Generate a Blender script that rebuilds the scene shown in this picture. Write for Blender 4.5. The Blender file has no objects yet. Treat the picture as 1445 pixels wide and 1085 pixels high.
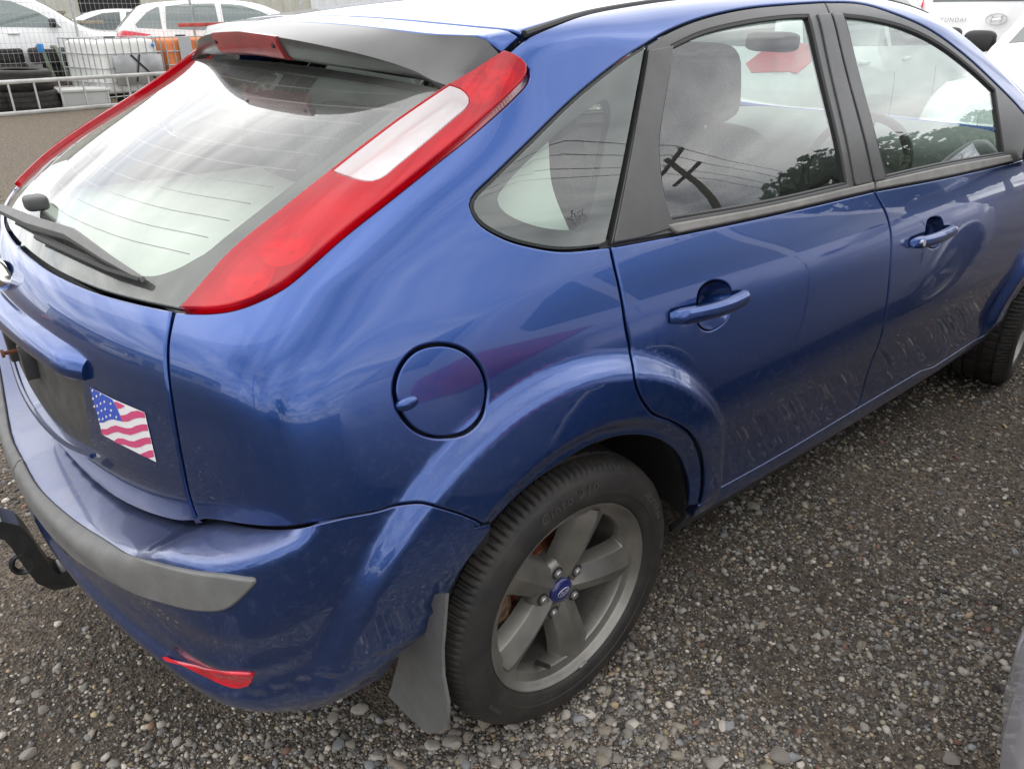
import bpy, bmesh, math, random
import numpy as np
from mathutils import Vector, Matrix
from mathutils.geometry import delaunay_2d_cdt
random.seed(7); RNG = np.random.default_rng(11)
SC = bpy.context.scene; COL = SC.collection
# ---------------------------------------------------------------- camera
CAM = np.array([-0.91849, -1.73545, 1.42701]); YAW, PIT, ROL = (math.radians(a) for a in (49.3717, -25.9264, .1325)); FPX = 1079.9
_f = np.array([math.cos(PIT)*math.cos(YAW), math.cos(PIT)*math.sin(YAW), math.sin(PIT)])
_r = np.cross(_f, [0,0,1]); _r /= np.linalg.norm(_r); _u = np.cross(_r, _f)
_c, _s = math.cos(ROL), math.sin(ROL); CR, CU = _c*_r+_s*_u, -_s*_r+_c*_u
cam = bpy.data.cameras.new('camera'); co = bpy.data.objects.new('camera', cam); COL.objects.link(co)
co.matrix_world = Matrix([[CR[i], CU[i], -_f[i], CAM[i]] for i in range(3)]+[[0,0,0,1]])
cam.sensor_fit = 'HORIZONTAL'; cam.sensor_width = 36; cam.lens = FPX/1445*36; cam.clip_start = .05; cam.clip_end = 500
SC.camera = co; SC.render.resolution_x, SC.render.resolution_y = 1024, 768
def ray(x, y):
    """direction seen at a pixel of the 1445 x 1085 photograph"""
    d = ((x-722.5)/FPX)*CR-((y-542.5)/FPX)*CU+_f; return d/np.linalg.norm(d)
def at_plane(px, axis, v):
    d = ray(*px); return CAM+d*(v-CAM[axis])/d[axis]
def ground_at(px, dist):
    d = ray(*px)[:2]; d = d/np.linalg.norm(d); return CAM[:2]+d*dist
# ---------------------------------------------------------------- sky: bright broken overcast
SUN_EL, SUN_AZ = math.radians(56), math.radians(62)      # direction the light comes from, azimuth from +x
w = bpy.data.worlds.new('World'); SC.world = w; w.use_nodes = True; nt = w.node_tree; nt.nodes.clear()
def N(t, **k):
    n = nt.nodes.new(t)
    for a, b in k.items():
        if a in n.inputs.keys(): n.inputs[a].default_value = b
        else: setattr(n, a, b)
    return n
def LK(a, b): nt.links.new(a, b)
tc = N('ShaderNodeTexCoord'); sp = N('ShaderNodeSeparateXYZ'); LK(tc.outputs['Generated'], sp.inputs[0])
mx = N('ShaderNodeMath', operation='MAXIMUM'); LK(sp.outputs[2], mx.inputs[0]); mx.inputs[1].default_value = 0
ad = N('ShaderNodeMath', operation='ADD'); LK(mx.outputs[0], ad.inputs[0]); ad.inputs[1].default_value = .16
dx = N('ShaderNodeMath', operation='DIVIDE'); LK(sp.outputs[0], dx.inputs[0]); LK(ad.outputs[0], dx.inputs[1])
dy = N('ShaderNodeMath', operation='DIVIDE'); LK(sp.outputs[1], dy.inputs[0]); LK(ad.outputs[0], dy.inputs[1])
cb = N('ShaderNodeCombineXYZ'); LK(dx.outputs[0], cb.inputs[0]); LK(dy.outputs[0], cb.inputs[1])
mp = N('ShaderNodeMapping'); mp.inputs['Scale'].default_value = (.8, 1.5, 1); mp.inputs['Rotation'].default_value = (0, 0, .6); LK(cb.outputs[0], mp.inputs[0])
n1 = N('ShaderNodeTexNoise'); n1.inputs['Scale'].default_value = 1.5; n1.inputs['Detail'].default_value = 7; n1.inputs['Roughness'].default_value = .56; n1.inputs['Distortion'].default_value = .7; LK(mp.outputs[0], n1.inputs['Vector'])
n2 = N('ShaderNodeTexNoise'); n2.inputs['Scale'].default_value = .55; n2.inputs['Detail'].default_value = 5; LK(mp.outputs[0], n2.inputs['Vector'])
cr = N('ShaderNodeValToRGB'); LK(n1.outputs['Fac'], cr.inputs[0]); e = cr.color_ramp.elements
e[0].position = .33; e[0].color = (.36, .38, .43, 1); e[1].position = .68; e[1].color = (1.45, 1.44, 1.43, 1)
e2 = cr.color_ramp.elements.new(.5); e2.color = (.86, .87, .90, 1)
sky = N('ShaderNodeTexSky', sky_type='NISHITA', sun_disc=False); sky.sun_elevation = SUN_EL; sky.sun_rotation = math.radians(90)-SUN_AZ
sk = N('ShaderNodeVectorMath', operation='SCALE'); LK(sky.outputs[0], sk.inputs[0]); sk.inputs['Scale'].default_value = .10
cov = N('ShaderNodeValToRGB'); LK(n2.outputs['Fac'], cov.inputs[0]); cov.color_ramp.elements[0].position = .30; cov.color_ramp.elements[0].color = (.35,)*3+(1,); cov.color_ramp.elements[1].position = .45
mxc = N('ShaderNodeMix', data_type='RGBA'); LK(cov.outputs[0], mxc.inputs['Factor']); LK(sk.outputs[0], mxc.inputs[6]); LK(cr.outputs[0], mxc.inputs[7])
bg = N('ShaderNodeBackground'); LK(mxc.outputs[2], bg.inputs[0]); bg.inputs[1].default_value = 1.0
wo = N('ShaderNodeOutputWorld'); LK(bg.outputs[0], wo.inputs[0])
sl = bpy.data.lights.new('sun', 'SUN'); sl.energy = 1.0; sl.angle = math.radians(120); sl.color = (1, .96, .9)
so = bpy.data.objects.new('sun', sl); COL.objects.link(so)
so.rotation_euler = Vector((-math.cos(SUN_EL)*math.cos(SUN_AZ), -math.cos(SUN_EL)*math.sin(SUN_AZ), -math.sin(SUN_EL))).to_track_quat('-Z', 'Y').to_euler()
VS = SC.view_settings; VS.view_transform = 'Standard'; VS.look = 'None'; VS.gamma = 1; VS.use_curve_mapping = False; VS.exposure = .95
SC.render.engine = 'CYCLES'; SC.cycles.max_bounces = 10; SC.cycles.transparent_max_bounces = 24; SC.cycles.glossy_bounces = 5
# ---------------------------------------------------------------- materials
MATS = {}
def mat(name, col=(.5,.5,.5), rough=.5, metal=0, coat=0, coat_rough=.03, spec=.5, noise=None, bump=None, emit=None, ior=1.5, dirt=None, alpha=None, dust_sky_sheen=0):
    """noise=(scale, amount[, second colour]); bump=(scale, strength); dirt=(colour, z0, z1, scale, amount)"""
    if name in MATS: return MATS[name]
    m = bpy.data.materials.new(name); m.use_nodes = True; t = m.node_tree; b = t.nodes['Principled BSDF']
    b.inputs['Base Color'].default_value = (*col, 1); b.inputs['Roughness'].default_value = rough; b.inputs['Metallic'].default_value = metal
    b.inputs['Coat Weight'].default_value = coat; b.inputs['Coat Roughness'].default_value = coat_rough; b.inputs['Specular IOR Level'].default_value = spec; b.inputs['IOR'].default_value = ior
    tc = t.nodes.new('ShaderNodeTexCoord'); cout = None
    def nz(scale, detail=6, rgh=.6):
        n = t.nodes.new('ShaderNodeTexNoise'); n.inputs['Scale'].default_value = scale; n.inputs['Detail'].default_value = detail; n.inputs['Roughness'].default_value = rgh
        t.links.new(tc.outputs['Object'], n.inputs['Vector']); return n.outputs['Fac']
    if noise:
        n = nz(noise[0]); r = t.nodes.new('ShaderNodeValToRGB'); t.links.new(n, r.inputs[0]); a = noise[1]
        c2 = noise[2] if len(noise) > 2 else tuple(min(1, c*(1+a)) for c in col)
        c1 = col if len(noise) > 2 else tuple(c*(1-a) for c in col)
        r.color_ramp.elements[0].position = .35; r.color_ramp.elements[0].color = (*c1, 1); r.color_ramp.elements[1].position = .68; r.color_ramp.elements[1].color = (*c2, 1)
        cout = r.outputs[0]; t.links.new(cout, b.inputs['Base Color'])
    if dirt:
        dc, z0, z1, sc, am = dirt
        g = t.nodes.new('ShaderNodeSeparateXYZ'); t.links.new(tc.outputs['Object'], g.inputs[0])
        mr = t.nodes.new('ShaderNodeMapRange'); mr.inputs['From Min'].default_value = z1; mr.inputs['From Max'].default_value = z0; t.links.new(g.outputs[2], mr.inputs['Value'])
        n = nz(sc, 8, .75); n3 = nz(sc*.12, 4); r = t.nodes.new('ShaderNodeMapRange'); r.inputs['From Min'].default_value = .52; r.inputs['From Max'].default_value = .70; t.links.new(n, r.inputs['Value'])
        f2 = t.nodes.new('ShaderNodeMapRange'); f2.inputs['From Min'].default_value = .3; f2.inputs['From Max'].default_value = .7; t.links.new(n3, f2.inputs['Value'])
        m1 = t.nodes.new('ShaderNodeMath'); m1.operation = 'MULTIPLY'; t.links.new(r.outputs[0], m1.inputs[0]); t.links.new(f2.outputs[0], m1.inputs[1])
        m2 = t.nodes.new('ShaderNodeMath'); m2.operation = 'MULTIPLY_ADD'; t.links.new(m1.outputs[0], m2.inputs[0]); m2.inputs[1].default_value = am; m2.inputs[2].default_value = am*.16
        m3 = t.nodes.new('ShaderNodeMath'); m3.operation = 'MULTIPLY'; t.links.new(m2.outputs[0], m3.inputs[0]); t.links.new(mr.outputs[0], m3.inputs[1])
        if dust_sky_sheen:  # pale film on low up-facing paint: dust with sky sheen put in colour
            ge = t.nodes.new('ShaderNodeNewGeometry'); gs_ = t.nodes.new('ShaderNodeSeparateXYZ'); t.links.new(ge.outputs['Normal'], gs_.inputs[0]); um = t.nodes.new('ShaderNodeMapRange'); um.inputs['From Min'].default_value = .55; um.inputs['From Max'].default_value = 1.0; um.inputs['To Max'].default_value = dust_sky_sheen; t.links.new(gs_.outputs[2], um.inputs['Value'])
            lz = t.nodes.new('ShaderNodeMapRange'); lz.inputs['From Min'].default_value = .95; lz.inputs['From Max'].default_value = .80; t.links.new(g.outputs[2], lz.inputs['Value']); lm = t.nodes.new('ShaderNodeMath'); lm.operation = 'MULTIPLY'; t.links.new(um.outputs[0], lm.inputs[0]); t.links.new(lz.outputs[0], lm.inputs[1])
            m4 = t.nodes.new('ShaderNodeMath'); m4.operation = 'ADD'; m4.use_clamp = True; t.links.new(m3.outputs[0], m4.inputs[0]); t.links.new(lm.outputs[0], m4.inputs[1]); m3 = m4
        mi = t.nodes.new('ShaderNodeMix'); mi.data_type = 'RGBA'; t.links.new(m3.outputs[0], mi.inputs['Factor']); mi.inputs[7].default_value = (*dc, 1)
        if cout: t.links.new(cout, mi.inputs[6])
        else: mi.inputs[6].default_value = (*col, 1)
        t.links.new(mi.outputs[2], b.inputs['Base Color'])
        if coat:
            iv = t.nodes.new('ShaderNodeMath'); iv.operation = 'MULTIPLY_ADD'; t.links.new(m3.outputs[0], iv.inputs[0]); iv.inputs[1].default_value = -coat; iv.inputs[2].default_value = coat; iv.use_clamp = True
            t.links.new(iv.outputs[0], b.inputs['Coat Weight'])
            if metal:
                im = t.nodes.new('ShaderNodeMath'); im.operation = 'MULTIPLY_ADD'; t.links.new(m3.outputs[0], im.inputs[0]); im.inputs[1].default_value = -metal; im.inputs[2].default_value = metal; im.use_clamp = True
                t.links.new(im.outputs[0], b.inputs['Metallic'])
    if bump:
        n = nz(bump[0]); bp = t.nodes.new('ShaderNodeBump'); bp.inputs['Strength'].default_value = bump[1]; bp.inputs['Distance'].default_value = .01; t.links.new(n, bp.inputs['Height']); t.links.new(bp.outputs[0], b.inputs['Normal'])
    if emit: b.inputs['Emission Color'].default_value = (*emit[0], 1); b.inputs['Emission Strength'].default_value = emit[1]
    m.diffuse_color = (*col, 1); MATS[name] = m; return m
def glass(name, tint=(.75,.86,.80), gain=1.0, base=.05, dust=.0, refl_tint=(1,1,1), body=None):
    """thin pane: tinted see-through sheet with a mirror-like outer face that strengthens at glancing angles"""
    m = bpy.data.materials.new(name); m.use_nodes = True; t = m.node_tree; t.nodes.clear()
    o = t.nodes.new('ShaderNodeOutputMaterial'); lw = t.nodes.new('ShaderNodeLayerWeight'); lw.inputs['Blend'].default_value = .5
    p5 = t.nodes.new('ShaderNodeMath'); p5.operation = 'POWER'; t.links.new(lw.outputs['Facing'], p5.inputs[0]); p5.inputs[1].default_value = 4.2
    ma = t.nodes.new('ShaderNodeMath'); ma.operation = 'MULTIPLY_ADD'; t.links.new(p5.outputs[0], ma.inputs[0]); ma.inputs[1].default_value = .9*gain; ma.inputs[2].default_value = base*gain; ma.use_clamp = True
    tr = t.nodes.new('ShaderNodeBsdfTransparent'); tr.inputs[0].default_value = (*tint, 1); gl = t.nodes.new('ShaderNodeBsdfGlossy'); gl.inputs['Roughness'].default_value = .012; gl.inputs[0].default_value = (*refl_tint, 1)
    inner = tr.outputs[0]
    if body:
        bd_ = t.nodes.new('ShaderNodeBsdfDiffuse'); bd_.inputs[0].default_value = (*body[0], 1); mb_ = t.nodes.new('ShaderNodeMixShader'); mb_.inputs[0].default_value = body[1]; t.links.new(inner, mb_.inputs[1]); t.links.new(bd_.outputs[0], mb_.inputs[2]); inner = mb_.outputs[0]
    mi = t.nodes.new('ShaderNodeMixShader'); t.links.new(ma.outputs[0], mi.inputs[0]); t.links.new(inner, mi.inputs[1]); t.links.new(gl.outputs[0], mi.inputs[2]); last = mi.outputs[0]
    if dust:
        df = t.nodes.new('ShaderNodeBsdfDiffuse'); df.inputs[0].default_value = (.55,.55,.52,1); tc = t.nodes.new('ShaderNodeTexCoord'); n = t.nodes.new('ShaderNodeTexNoise'); n.inputs['Scale'].default_value = 9; n.inputs['Detail'].default_value = 8; n.inputs['Roughness'].default_value = .7; t.links.new(tc.outputs['Object'], n.inputs['Vector'])
        mm = t.nodes.new('ShaderNodeMath'); mm.operation = 'MULTIPLY'; t.links.new(n.outputs['Fac'], mm.inputs[0]); mm.inputs[1].default_value = dust
        m2 = t.nodes.new('ShaderNodeMixShader'); t.links.new(mm.outputs[0], m2.inputs[0]); t.links.new(last, m2.inputs[1]); t.links.new(df.outputs[0], m2.inputs[2]); last = m2.outputs[0]
    t.links.new(last, o.inputs[0]); MATS[name] = m; return m
# ---------------------------------------------------------------- objects
def tag(o, label=None, cat=None, group=None, kind=None):
    for k, v in (('label', label), ('category', cat), ('group', group), ('kind', kind)):
        if v: o[k] = v
    return o
def empty(name, loc=(0,0,0), rz=0, label=None, cat=None, group=None, kind=None):
    o = bpy.data.objects.new(name, None); COL.objects.link(o); o.location = loc; o.rotation_euler.z = rz; o.empty_display_size = .2
    return tag(o, label, cat, group, kind)
def mesh_data(name, V, Fs, normals=None, smooth=True):
    me = bpy.data.meshes.new(name); me.from_pydata([tuple(map(float, v)) for v in V], [], [tuple(map(int, f)) for f in Fs])
    me.validate(clean_customdata=False)
    if smooth: me.polygons.foreach_set('use_smooth', [True]*len(me.polygons))
    if normals is not None and len(me.vertices) == len(normals): me.normals_split_custom_set_from_vertices([tuple(map(float, n)) for n in normals])
    me.update(); return me
def mk(name, V, Fs, m, parent=None, normals=None, smooth=True, loc=None, rot=None):
    me = V if isinstance(V, bpy.types.Mesh) else mesh_data(name, V, Fs, normals, smooth)
    if m is not None and len(me.materials) == 0: me.materials.append(m)
    o = bpy.data.objects.new(name, me); COL.objects.link(o); o.parent = parent
    if loc is not None: o.location = loc
    if rot is not None: o.rotation_euler = rot
    return o
class MB:
    """collects simple solids into one mesh"""
    def __init__(s): s.v = []; s.f = []
    def add(s, V, Fs, M=None):
        b = len(s.v)
        for v in V: s.v.append(tuple(M @ Vector(v)) if M is not None else tuple(v))
        s.f += [tuple(i+b for i in f) for f in Fs]; return s
    def box(s, lo, hi, bev=0, M=None):
        bm = bmesh.new(); bmesh.ops.create_cube(bm, size=1)
        for v in bm.verts: v.co = Vector([lo[i]+(v.co[i]+.5)*(hi[i]-lo[i]) for i in range(3)])
        if bev: bmesh.ops.bevel(bm, geom=bm.edges[:], offset=bev, segments=2, profile=.5, affect='EDGES')
        bm.verts.ensure_lookup_table(); V = [v.co[:] for v in bm.verts]; Fs = [[v.index for v in f.verts] for f in bm.faces]; bm.free(); return s.add(V, Fs, M)
    def tube(s, P, r, n=8, close=False, cap=True):
        P = [Vector(p) for p in P]; R = r if hasattr(r, '__len__') else [r]*len(P); V = []; up = None
        for i, p in enumerate(P):
            t = (P[(i+1) % len(P)]-P[i-1] if close else P[min(i+1, len(P)-1)]-P[max(i-1, 0)]).normalized()
            if up is None: up = Vector((0,0,1)) if abs(t.z) < .9 else Vector((1,0,0))
            a = t.cross(up).normalized(); up = a.cross(t).normalized()
            for k in range(n):
                th = 2*math.pi*k/n; V.append(p+(a*math.cos(th)+up*math.sin(th))*R[i])
        Fs = []; m = len(P)
        for i in range(m if close else m-1):
            for k in range(n): Fs.append((i*n+k, i*n+(k+1) % n, ((i+1) % m)*n+(k+1) % n, ((i+1) % m)*n+k))
        if cap and not close: Fs += [tuple(reversed(range(n))), tuple(range((m-1)*n, m*n))]
        return s.add(V, Fs)
    def lathe(s, prof, n=48, M=None, closed=False, mod=None):
        """profile of (radius, height) turned about z"""
        V = []; k = len(prof)
        for i in range(n):
            a = 2*math.pi*i/n
            for j, (r, z) in enumerate(prof):
                if mod: r = mod(i, j, r)
                V.append((r*math.cos(a), r*math.sin(a), z))
        Fs = []
        for i in range(n):
            for j in range(k if closed else k-1):
                Fs.append((i*k+j, ((i+1) % n)*k+j, ((i+1) % n)*k+(j+1) % k, i*k+(j+1) % k))
        return s.add(V, Fs, M)
    def prism(s, poly, z0, z1, M=None):
        n = len(poly); V = [(x, y, z0) for x, y in poly]+[(x, y, z1) for x, y in poly]
        return s.add(V, [tuple(reversed(range(n))), tuple(range(n, 2*n))]+[(i, (i+1) % n, n+(i+1) % n, n+i) for i in range(n)], M)
    def blob(s, c, size, p=(.5,.5), nu=20, nv=14, M=None):
        """superellipsoid"""
        V = []; sg = lambda x, e: math.copysign(abs(x)**e, x)
        for i in range(nv+1):
            a = -math.pi/2+math.pi*i/nv
            for j in range(nu):
                b = 2*math.pi*j/nu
                V.append((c[0]+size[0]*sg(math.cos(a), p[0])*sg(math.cos(b), p[1]), c[1]+size[1]*sg(math.cos(a), p[0])*sg(math.sin(b), p[1]), c[2]+size[2]*sg(math.sin(a), p[0])))
        return s.add(V, [(i*nu+j, i*nu+(j+1) % nu, (i+1)*nu+(j+1) % nu, (i+1)*nu+j) for i in range(nv) for j in range(nu)], M)
    def build(s, name, m, parent=None, smooth=True, angle=35, **k):
        o = mk(name, s.v, s.f, m, parent, smooth=smooth, **k)
        if smooth:
            me = o.data; me.set_sharp_from_angle(angle=math.radians(angle))
        return o
def children(o): return [c for c in bpy.data.objects if c.parent == o]
def copy_tree(o, parent=None):
    c = o.copy(); COL.objects.link(c)
    if parent is not None: c.parent = parent
    for ch in CH.get(o.name, []): copy_tree(ch, c)
    return c
CH = {}
def index_children():
    CH.clear()
    for o in bpy.data.objects:
        if o.parent: CH.setdefault(o.parent.name, []).append(o)
def text_mesh(s, size, extrude=.0, shear=0.0, align='CENTER', space=1.0):
    cu = bpy.data.curves.new('t', 'FONT'); cu.body = s; cu.size = size; cu.extrude = extrude; cu.align_x = align; cu.align_y = 'CENTER'; cu.shear = shear; cu.resolution_u = 3; cu.space_character = space
    o = bpy.data.objects.new('t', cu); COL.objects.link(o); dg = bpy.context.evaluated_depsgraph_get(); dg.update()
    me = bpy.data.meshes.new_from_object(o.evaluated_get(dg)); V = [v.co[:] for v in me.vertices]; Fs = [tuple(p.vertices) for p in me.polygons]
    bpy.data.objects.remove(o); bpy.data.curves.remove(cu); bpy.data.meshes.remove(me); return V, Fs
# ---------- body shape of the blue hatchback as one smooth implicit function (metres, x forward from rear axle, z up)
class Spl:
    """natural cubic spline, linear beyond its ends"""
    def __init__(s, pts):
        a = np.array(pts, float); s.x, s.y = a[:,0], a[:,1]; n = len(a); h = np.diff(s.x)
        A = np.eye(n); b = np.zeros(n)
        for i in range(1, n-1):
            A[i,i-1:i+2] = h[i-1], 2*(h[i-1]+h[i]), h[i]
            b[i] = 6*((s.y[i+1]-s.y[i])/h[i]-(s.y[i]-s.y[i-1])/h[i-1])
        s.m = np.linalg.solve(A, b); s.h = h; s.gx = np.linspace(s.x[0]-.6, s.x[-1]+.6, 9000); s.gy = s.exact(s.gx)
    def __call__(s, t): return np.interp(t, s.gx, s.gy)
    def exact(s, t):
        t = np.asarray(t, float); i = np.clip(np.searchsorted(s.x, t)-1, 0, len(s.h)-1)
        h = s.h[i]; tc = np.clip(t, s.x[0], s.x[-1]); a = (s.x[i+1]-tc)/h; b = (tc-s.x[i])/h
        v = a*s.y[i]+b*s.y[i+1]+((a**3-a)*s.m[i]+(b**3-b)*s.m[i+1])*h*h/6
        d0 = (s.y[1]-s.y[0])/s.h[0]-s.h[0]*s.m[1]/6; d1 = (s.y[-1]-s.y[-2])/s.h[-1]+s.h[-1]*s.m[-2]/6
        return v+np.where(t < s.x[0], (t-s.x[0])*d0, 0)+np.where(t > s.x[-1], (t-s.x[-1])*d1, 0)
def smax(a, b, k):
    h = np.maximum(k-np.abs(a-b), 0)/k
    return np.maximum(a, b)+h*h*h*k/6
def sstep(e0, e1, t):
    t = np.clip((t-e0)/(e1-e0), 0, 1); return t*t*t*(t*(t*6-15)+10)
Y0 = Spl([(.15,.79),(.24,.825),(.30,.856),(.36,.866),(.45,.873),(.54,.888),(.61,.9005),(.68,.9015),(.75,.8965),(.82,.888),(.90,.873),(.97,.851),(1.03,.826),(1.12,.788),(1.22,.740),(1.32,.690),(1.42,.642),(1.55,.58)])
XR = Spl([(.2,-.66),(.4,-.69),(.52,-.708),(.575,-.722),(.62,-.738),(.68,-.756),(.74,-.765),(.8,-.765),(.9,-.757),(.96,-.742),(1.00,-.715),(1.03,-.683),(1.061,-.643),(1.093,-.598),(1.143,-.510),(1.19,-.417),(1.223,-.345),(1.257,-.265),(1.303,-.160),(1.345,-.088),(1.39,-.040),(1.46,-.005)])
_zz = np.linspace(.1, 1.6, 4000); _xd = (XR.exact(_zz+.004)-XR.exact(_zz-.004))/.008
XRd = lambda z: np.interp(z, _zz, _xd)
ZR = Spl([(-.4,1.345),(-.2,1.388),(0,1.421),(.3,1.457),(.6,1.480),(1.0,1.496),(1.45,1.490),(1.75,1.449),(2.1,1.328),(2.5,1.145),(2.75,1.022),(2.95,.96),(3.2,.89),(3.42,.80),(3.55,.70)])
XB = Spl([(.18,-.74),(.28,-.782),(.38,-.808),(.46,-.822),(.52,-.828),(.58,-.826),(.70,-.82)])
XF = Spl([(.15,3.38),(.3,3.46),(.5,3.50),(.7,3.44),(.8,3.36),(1.0,3.05),(1.3,2.6)])
def side_y(x, z):
    y = Y0(z)
    y = y-.020*np.maximum(1.0-x, 0)**2-.022*np.maximum(x-1.6, 0)**2*sstep(.6,1.2,z)-.012*np.maximum(x-1.9, 0)**2
    for ax in (0.0, 2.64):                           # wheel-arch flares
        r = np.hypot(x-ax, z-.325)
        f = sstep(.553,.498,r+(.075*x if ax == 0 else 0))*.030*sstep(.30,.42,z)
        y = y+f-sstep(.425,.375,r)*.028
    return y
def F(P):
    x, y, z = P[...,0], P[...,1], P[...,2]; ay = np.sqrt(y*y+1e-6)
    A = (ay-side_y(x, z))*.93
    B = (XR(z)+(.28-.17*sstep(1.18,1.37,z))*y*y-x)/np.sqrt(1.05+XRd(z)**2)
    G = smax(A, B, .12)
    C = (z-(ZR(x)-.06*y*y-.05*(ay**4)))*.97
    G = smax(G, C, .045+.045*sstep(.12,.45,x))
    D = (x-(XF(z)-.28*y*y))*.9
    return smax(G, D, .15)
def FR(P):
    """roof line carried straight back over the tailgate (roof and spoiler)"""
    x, y, z = P[...,0], P[...,1], P[...,2]; ay = np.sqrt(y*y+1e-6)
    return smax((ay-side_y(x, z))*.93, (z-(ZR(x)-.06*y*y-.05*(ay**4)))*.97, .045+.045*sstep(.12,.45,x))
def FS(P):
    """roof line blended into the tailgate corner at its ends"""
    e = sstep(.595,.635,np.abs(P[...,1])); return FR(P)*(1-e)+F(P)*e
LEDGE = Spl([(0,.575),(.12,.575),(.25,.581),(.39,.601),(.52,.633),(.60,.660),(.655,.688),(.74,.717),(.82,.737),(.90,.75)])
def ledge(ay): return LEDGE(ay)
def FB(P):
    """rear bumper: the body side carried round a fuller rear face, with the step on top"""
    x, y, z = P[...,0], P[...,1], P[...,2]; ay = np.sqrt(y*y+1e-6); rear = sstep(-.45,-.62,x)
    tuck = .075*sstep(.43,.27,z)+rear*(.016*sstep(.045,.0,np.abs(z-.468))+.010*sstep(.07,.0,np.abs(z-.53)))
    A = (ay-side_y(x, z)+tuck*.35+.011*sstep(.454,.434,z))*.93
    B = (XB(z)+.205*y*y-x+tuck)*.95
    G = smax(A, B, .14)
    C = (z-(ledge(ay)-.14*np.clip(F(P), 0, .2)+.12*sstep(-.58,-.45,x)))*.97
    return smax(G, C, .04)
def solve(O, D, t0, t1, Fn=F, n=160):
    """first crossing of Fn=0 along rays O + t D"""
    O = np.atleast_2d(O); D = np.atleast_2d(D); ts = np.linspace(t0, t1, n); m = len(D)
    if len(O) == 1: O = np.repeat(O, m, 0)
    lo = np.full(m, np.nan); prev = Fn(O+D*t0); cur = np.full(m, t0)
    for t in ts[1:]:
        v = Fn(O+D*t); hit = np.isnan(lo) & (prev > 0) & (v <= 0)
        lo[hit] = t-(ts[1]-ts[0]); prev = v
    a = lo.copy(); b = lo+(ts[1]-ts[0])
    for _ in range(30):
        c = (a+b)/2; v = Fn(O+D*c[:,None]); s = v > 0; a = np.where(s, c, a); b = np.where(s, b, c)
    return O+D*((a+b)/2)[:,None]
def grad(P, Fn=F, h=.0015):
    g = np.stack([Fn(P+np.array(e)*h)-Fn(P-np.array(e)*h) for e in ((1,0,0),(0,1,0),(0,0,1))], -1)
    return g/np.maximum(np.linalg.norm(g, axis=-1, keepdims=True), 1e-9)
# ---------------------------------------------------------------- sheet-metal panels cut out of a smooth body shape
def rays_to(pts, Fn, far=4.5):
    D = np.array([ray(*a) for a in pts]); return solve(CAM, D, .3, far, Fn)
def onto(P, Fn, it=6):
    P = np.array(P, float)
    for _ in range(it): P = P-grad(P, Fn)*Fn(P)[:,None]
    return P
def crv(P, step=.012, Fn=None, closed=False):
    """smooth curve through 3D points, evenly resampled and laid back on the surface"""
    P = np.array(P, float)
    if len(P) > 2 or closed:
        Q = np.vstack([P[-1:], P, P[:2]]) if closed else np.vstack([2*P[0]-P[1], P, 2*P[-1]-P[-2]])
        out = []
        for i in range(1, len(Q)-2):
            p0, p1, p2, p3 = Q[i-1:i+3]; d = lambda a, b: max(np.linalg.norm(a-b)**.5, 1e-6)
            t1 = d(p0,p1); t2 = t1+d(p1,p2); t3 = t2+d(p2,p3)
            for t in np.linspace(t1, t2, 14)[:-1]:
                a1 = (t1-t)/t1*p0+t/t1*p1; a2 = (t2-t)/(t2-t1)*p1+(t-t1)/(t2-t1)*p2; a3 = (t3-t)/(t3-t2)*p2+(t-t2)/(t3-t2)*p3
                b1 = (t2-t)/t2*a1+t/t2*a2; b2 = (t3-t)/(t3-t1)*a2+(t-t1)/(t3-t1)*a3
                out.append((t2-t)/(t2-t1)*b1+(t-t1)/(t2-t1)*b2)
        if closed: out.append(out[0])
        else: out.append(P[-1])
        P = np.array(out)
    s = np.r_[0, np.cumsum(np.linalg.norm(np.diff(P, axis=0), axis=1))]; n = max(2, int(round(s[-1]/step))+1)
    u = np.linspace(0, s[-1], n); P = np.stack([np.interp(u, s, P[:,k]) for k in range(3)], -1)
    if Fn is not None: P = onto(P, Fn)
    return P[:-1] if closed else P
def ring(*cs):
    """join curves end to end into one closed outline"""
    out = []
    for c in cs:
        for p in c:
            if not out or np.linalg.norm(p-out[-1]) > .003: out.append(p)
    while np.linalg.norm(out[0]-out[-1]) < .003: out.pop()
    return np.array(out)
def inside(pt, poly):
    x, y = pt[:,0], pt[:,1]; r = np.zeros(len(pt), bool); a = poly; b = np.roll(poly, -1, 0)
    for (x1, y1), (x2, y2) in zip(a, b):
        if y1 == y2: continue
        c = (y1 > y) != (y2 > y); r ^= c & (x < (x2-x1)*(y-y1)/(y2-y1)+x1)
    return r
def edge_dist(pt, poly):
    d = np.full(len(pt), 1e9)
    for p, q in zip(poly, np.roll(poly, -1, 0)):
        e = q-p; L = e@e
        if L < 1e-12: continue
        t = np.clip(((pt-p)@e)/L, 0, 1); d = np.minimum(d, np.linalg.norm(pt-(p+t[:,None]*e), axis=1))
    return d
def offset_poly(U, d):
    """move a counter-clockwise outline inward by d (d may vary by vertex)"""
    e = np.roll(U, -1, 0)-U; e /= np.maximum(np.linalg.norm(e, axis=1, keepdims=True), 1e-9); n = np.stack([-e[:,1], e[:,0]], -1)
    m = n+np.roll(n, 1, 0); k = 1+np.sum(n*np.roll(n, 1, 0), 1); m = m/np.maximum(k, .45)[:,None]
    return U+m*(d[:,None] if hasattr(d, '__len__') else d)
def area(U): return .5*np.sum(U[:,0]*np.roll(U[:,1], -1)-np.roll(U[:,0], -1)*U[:,1])
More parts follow.
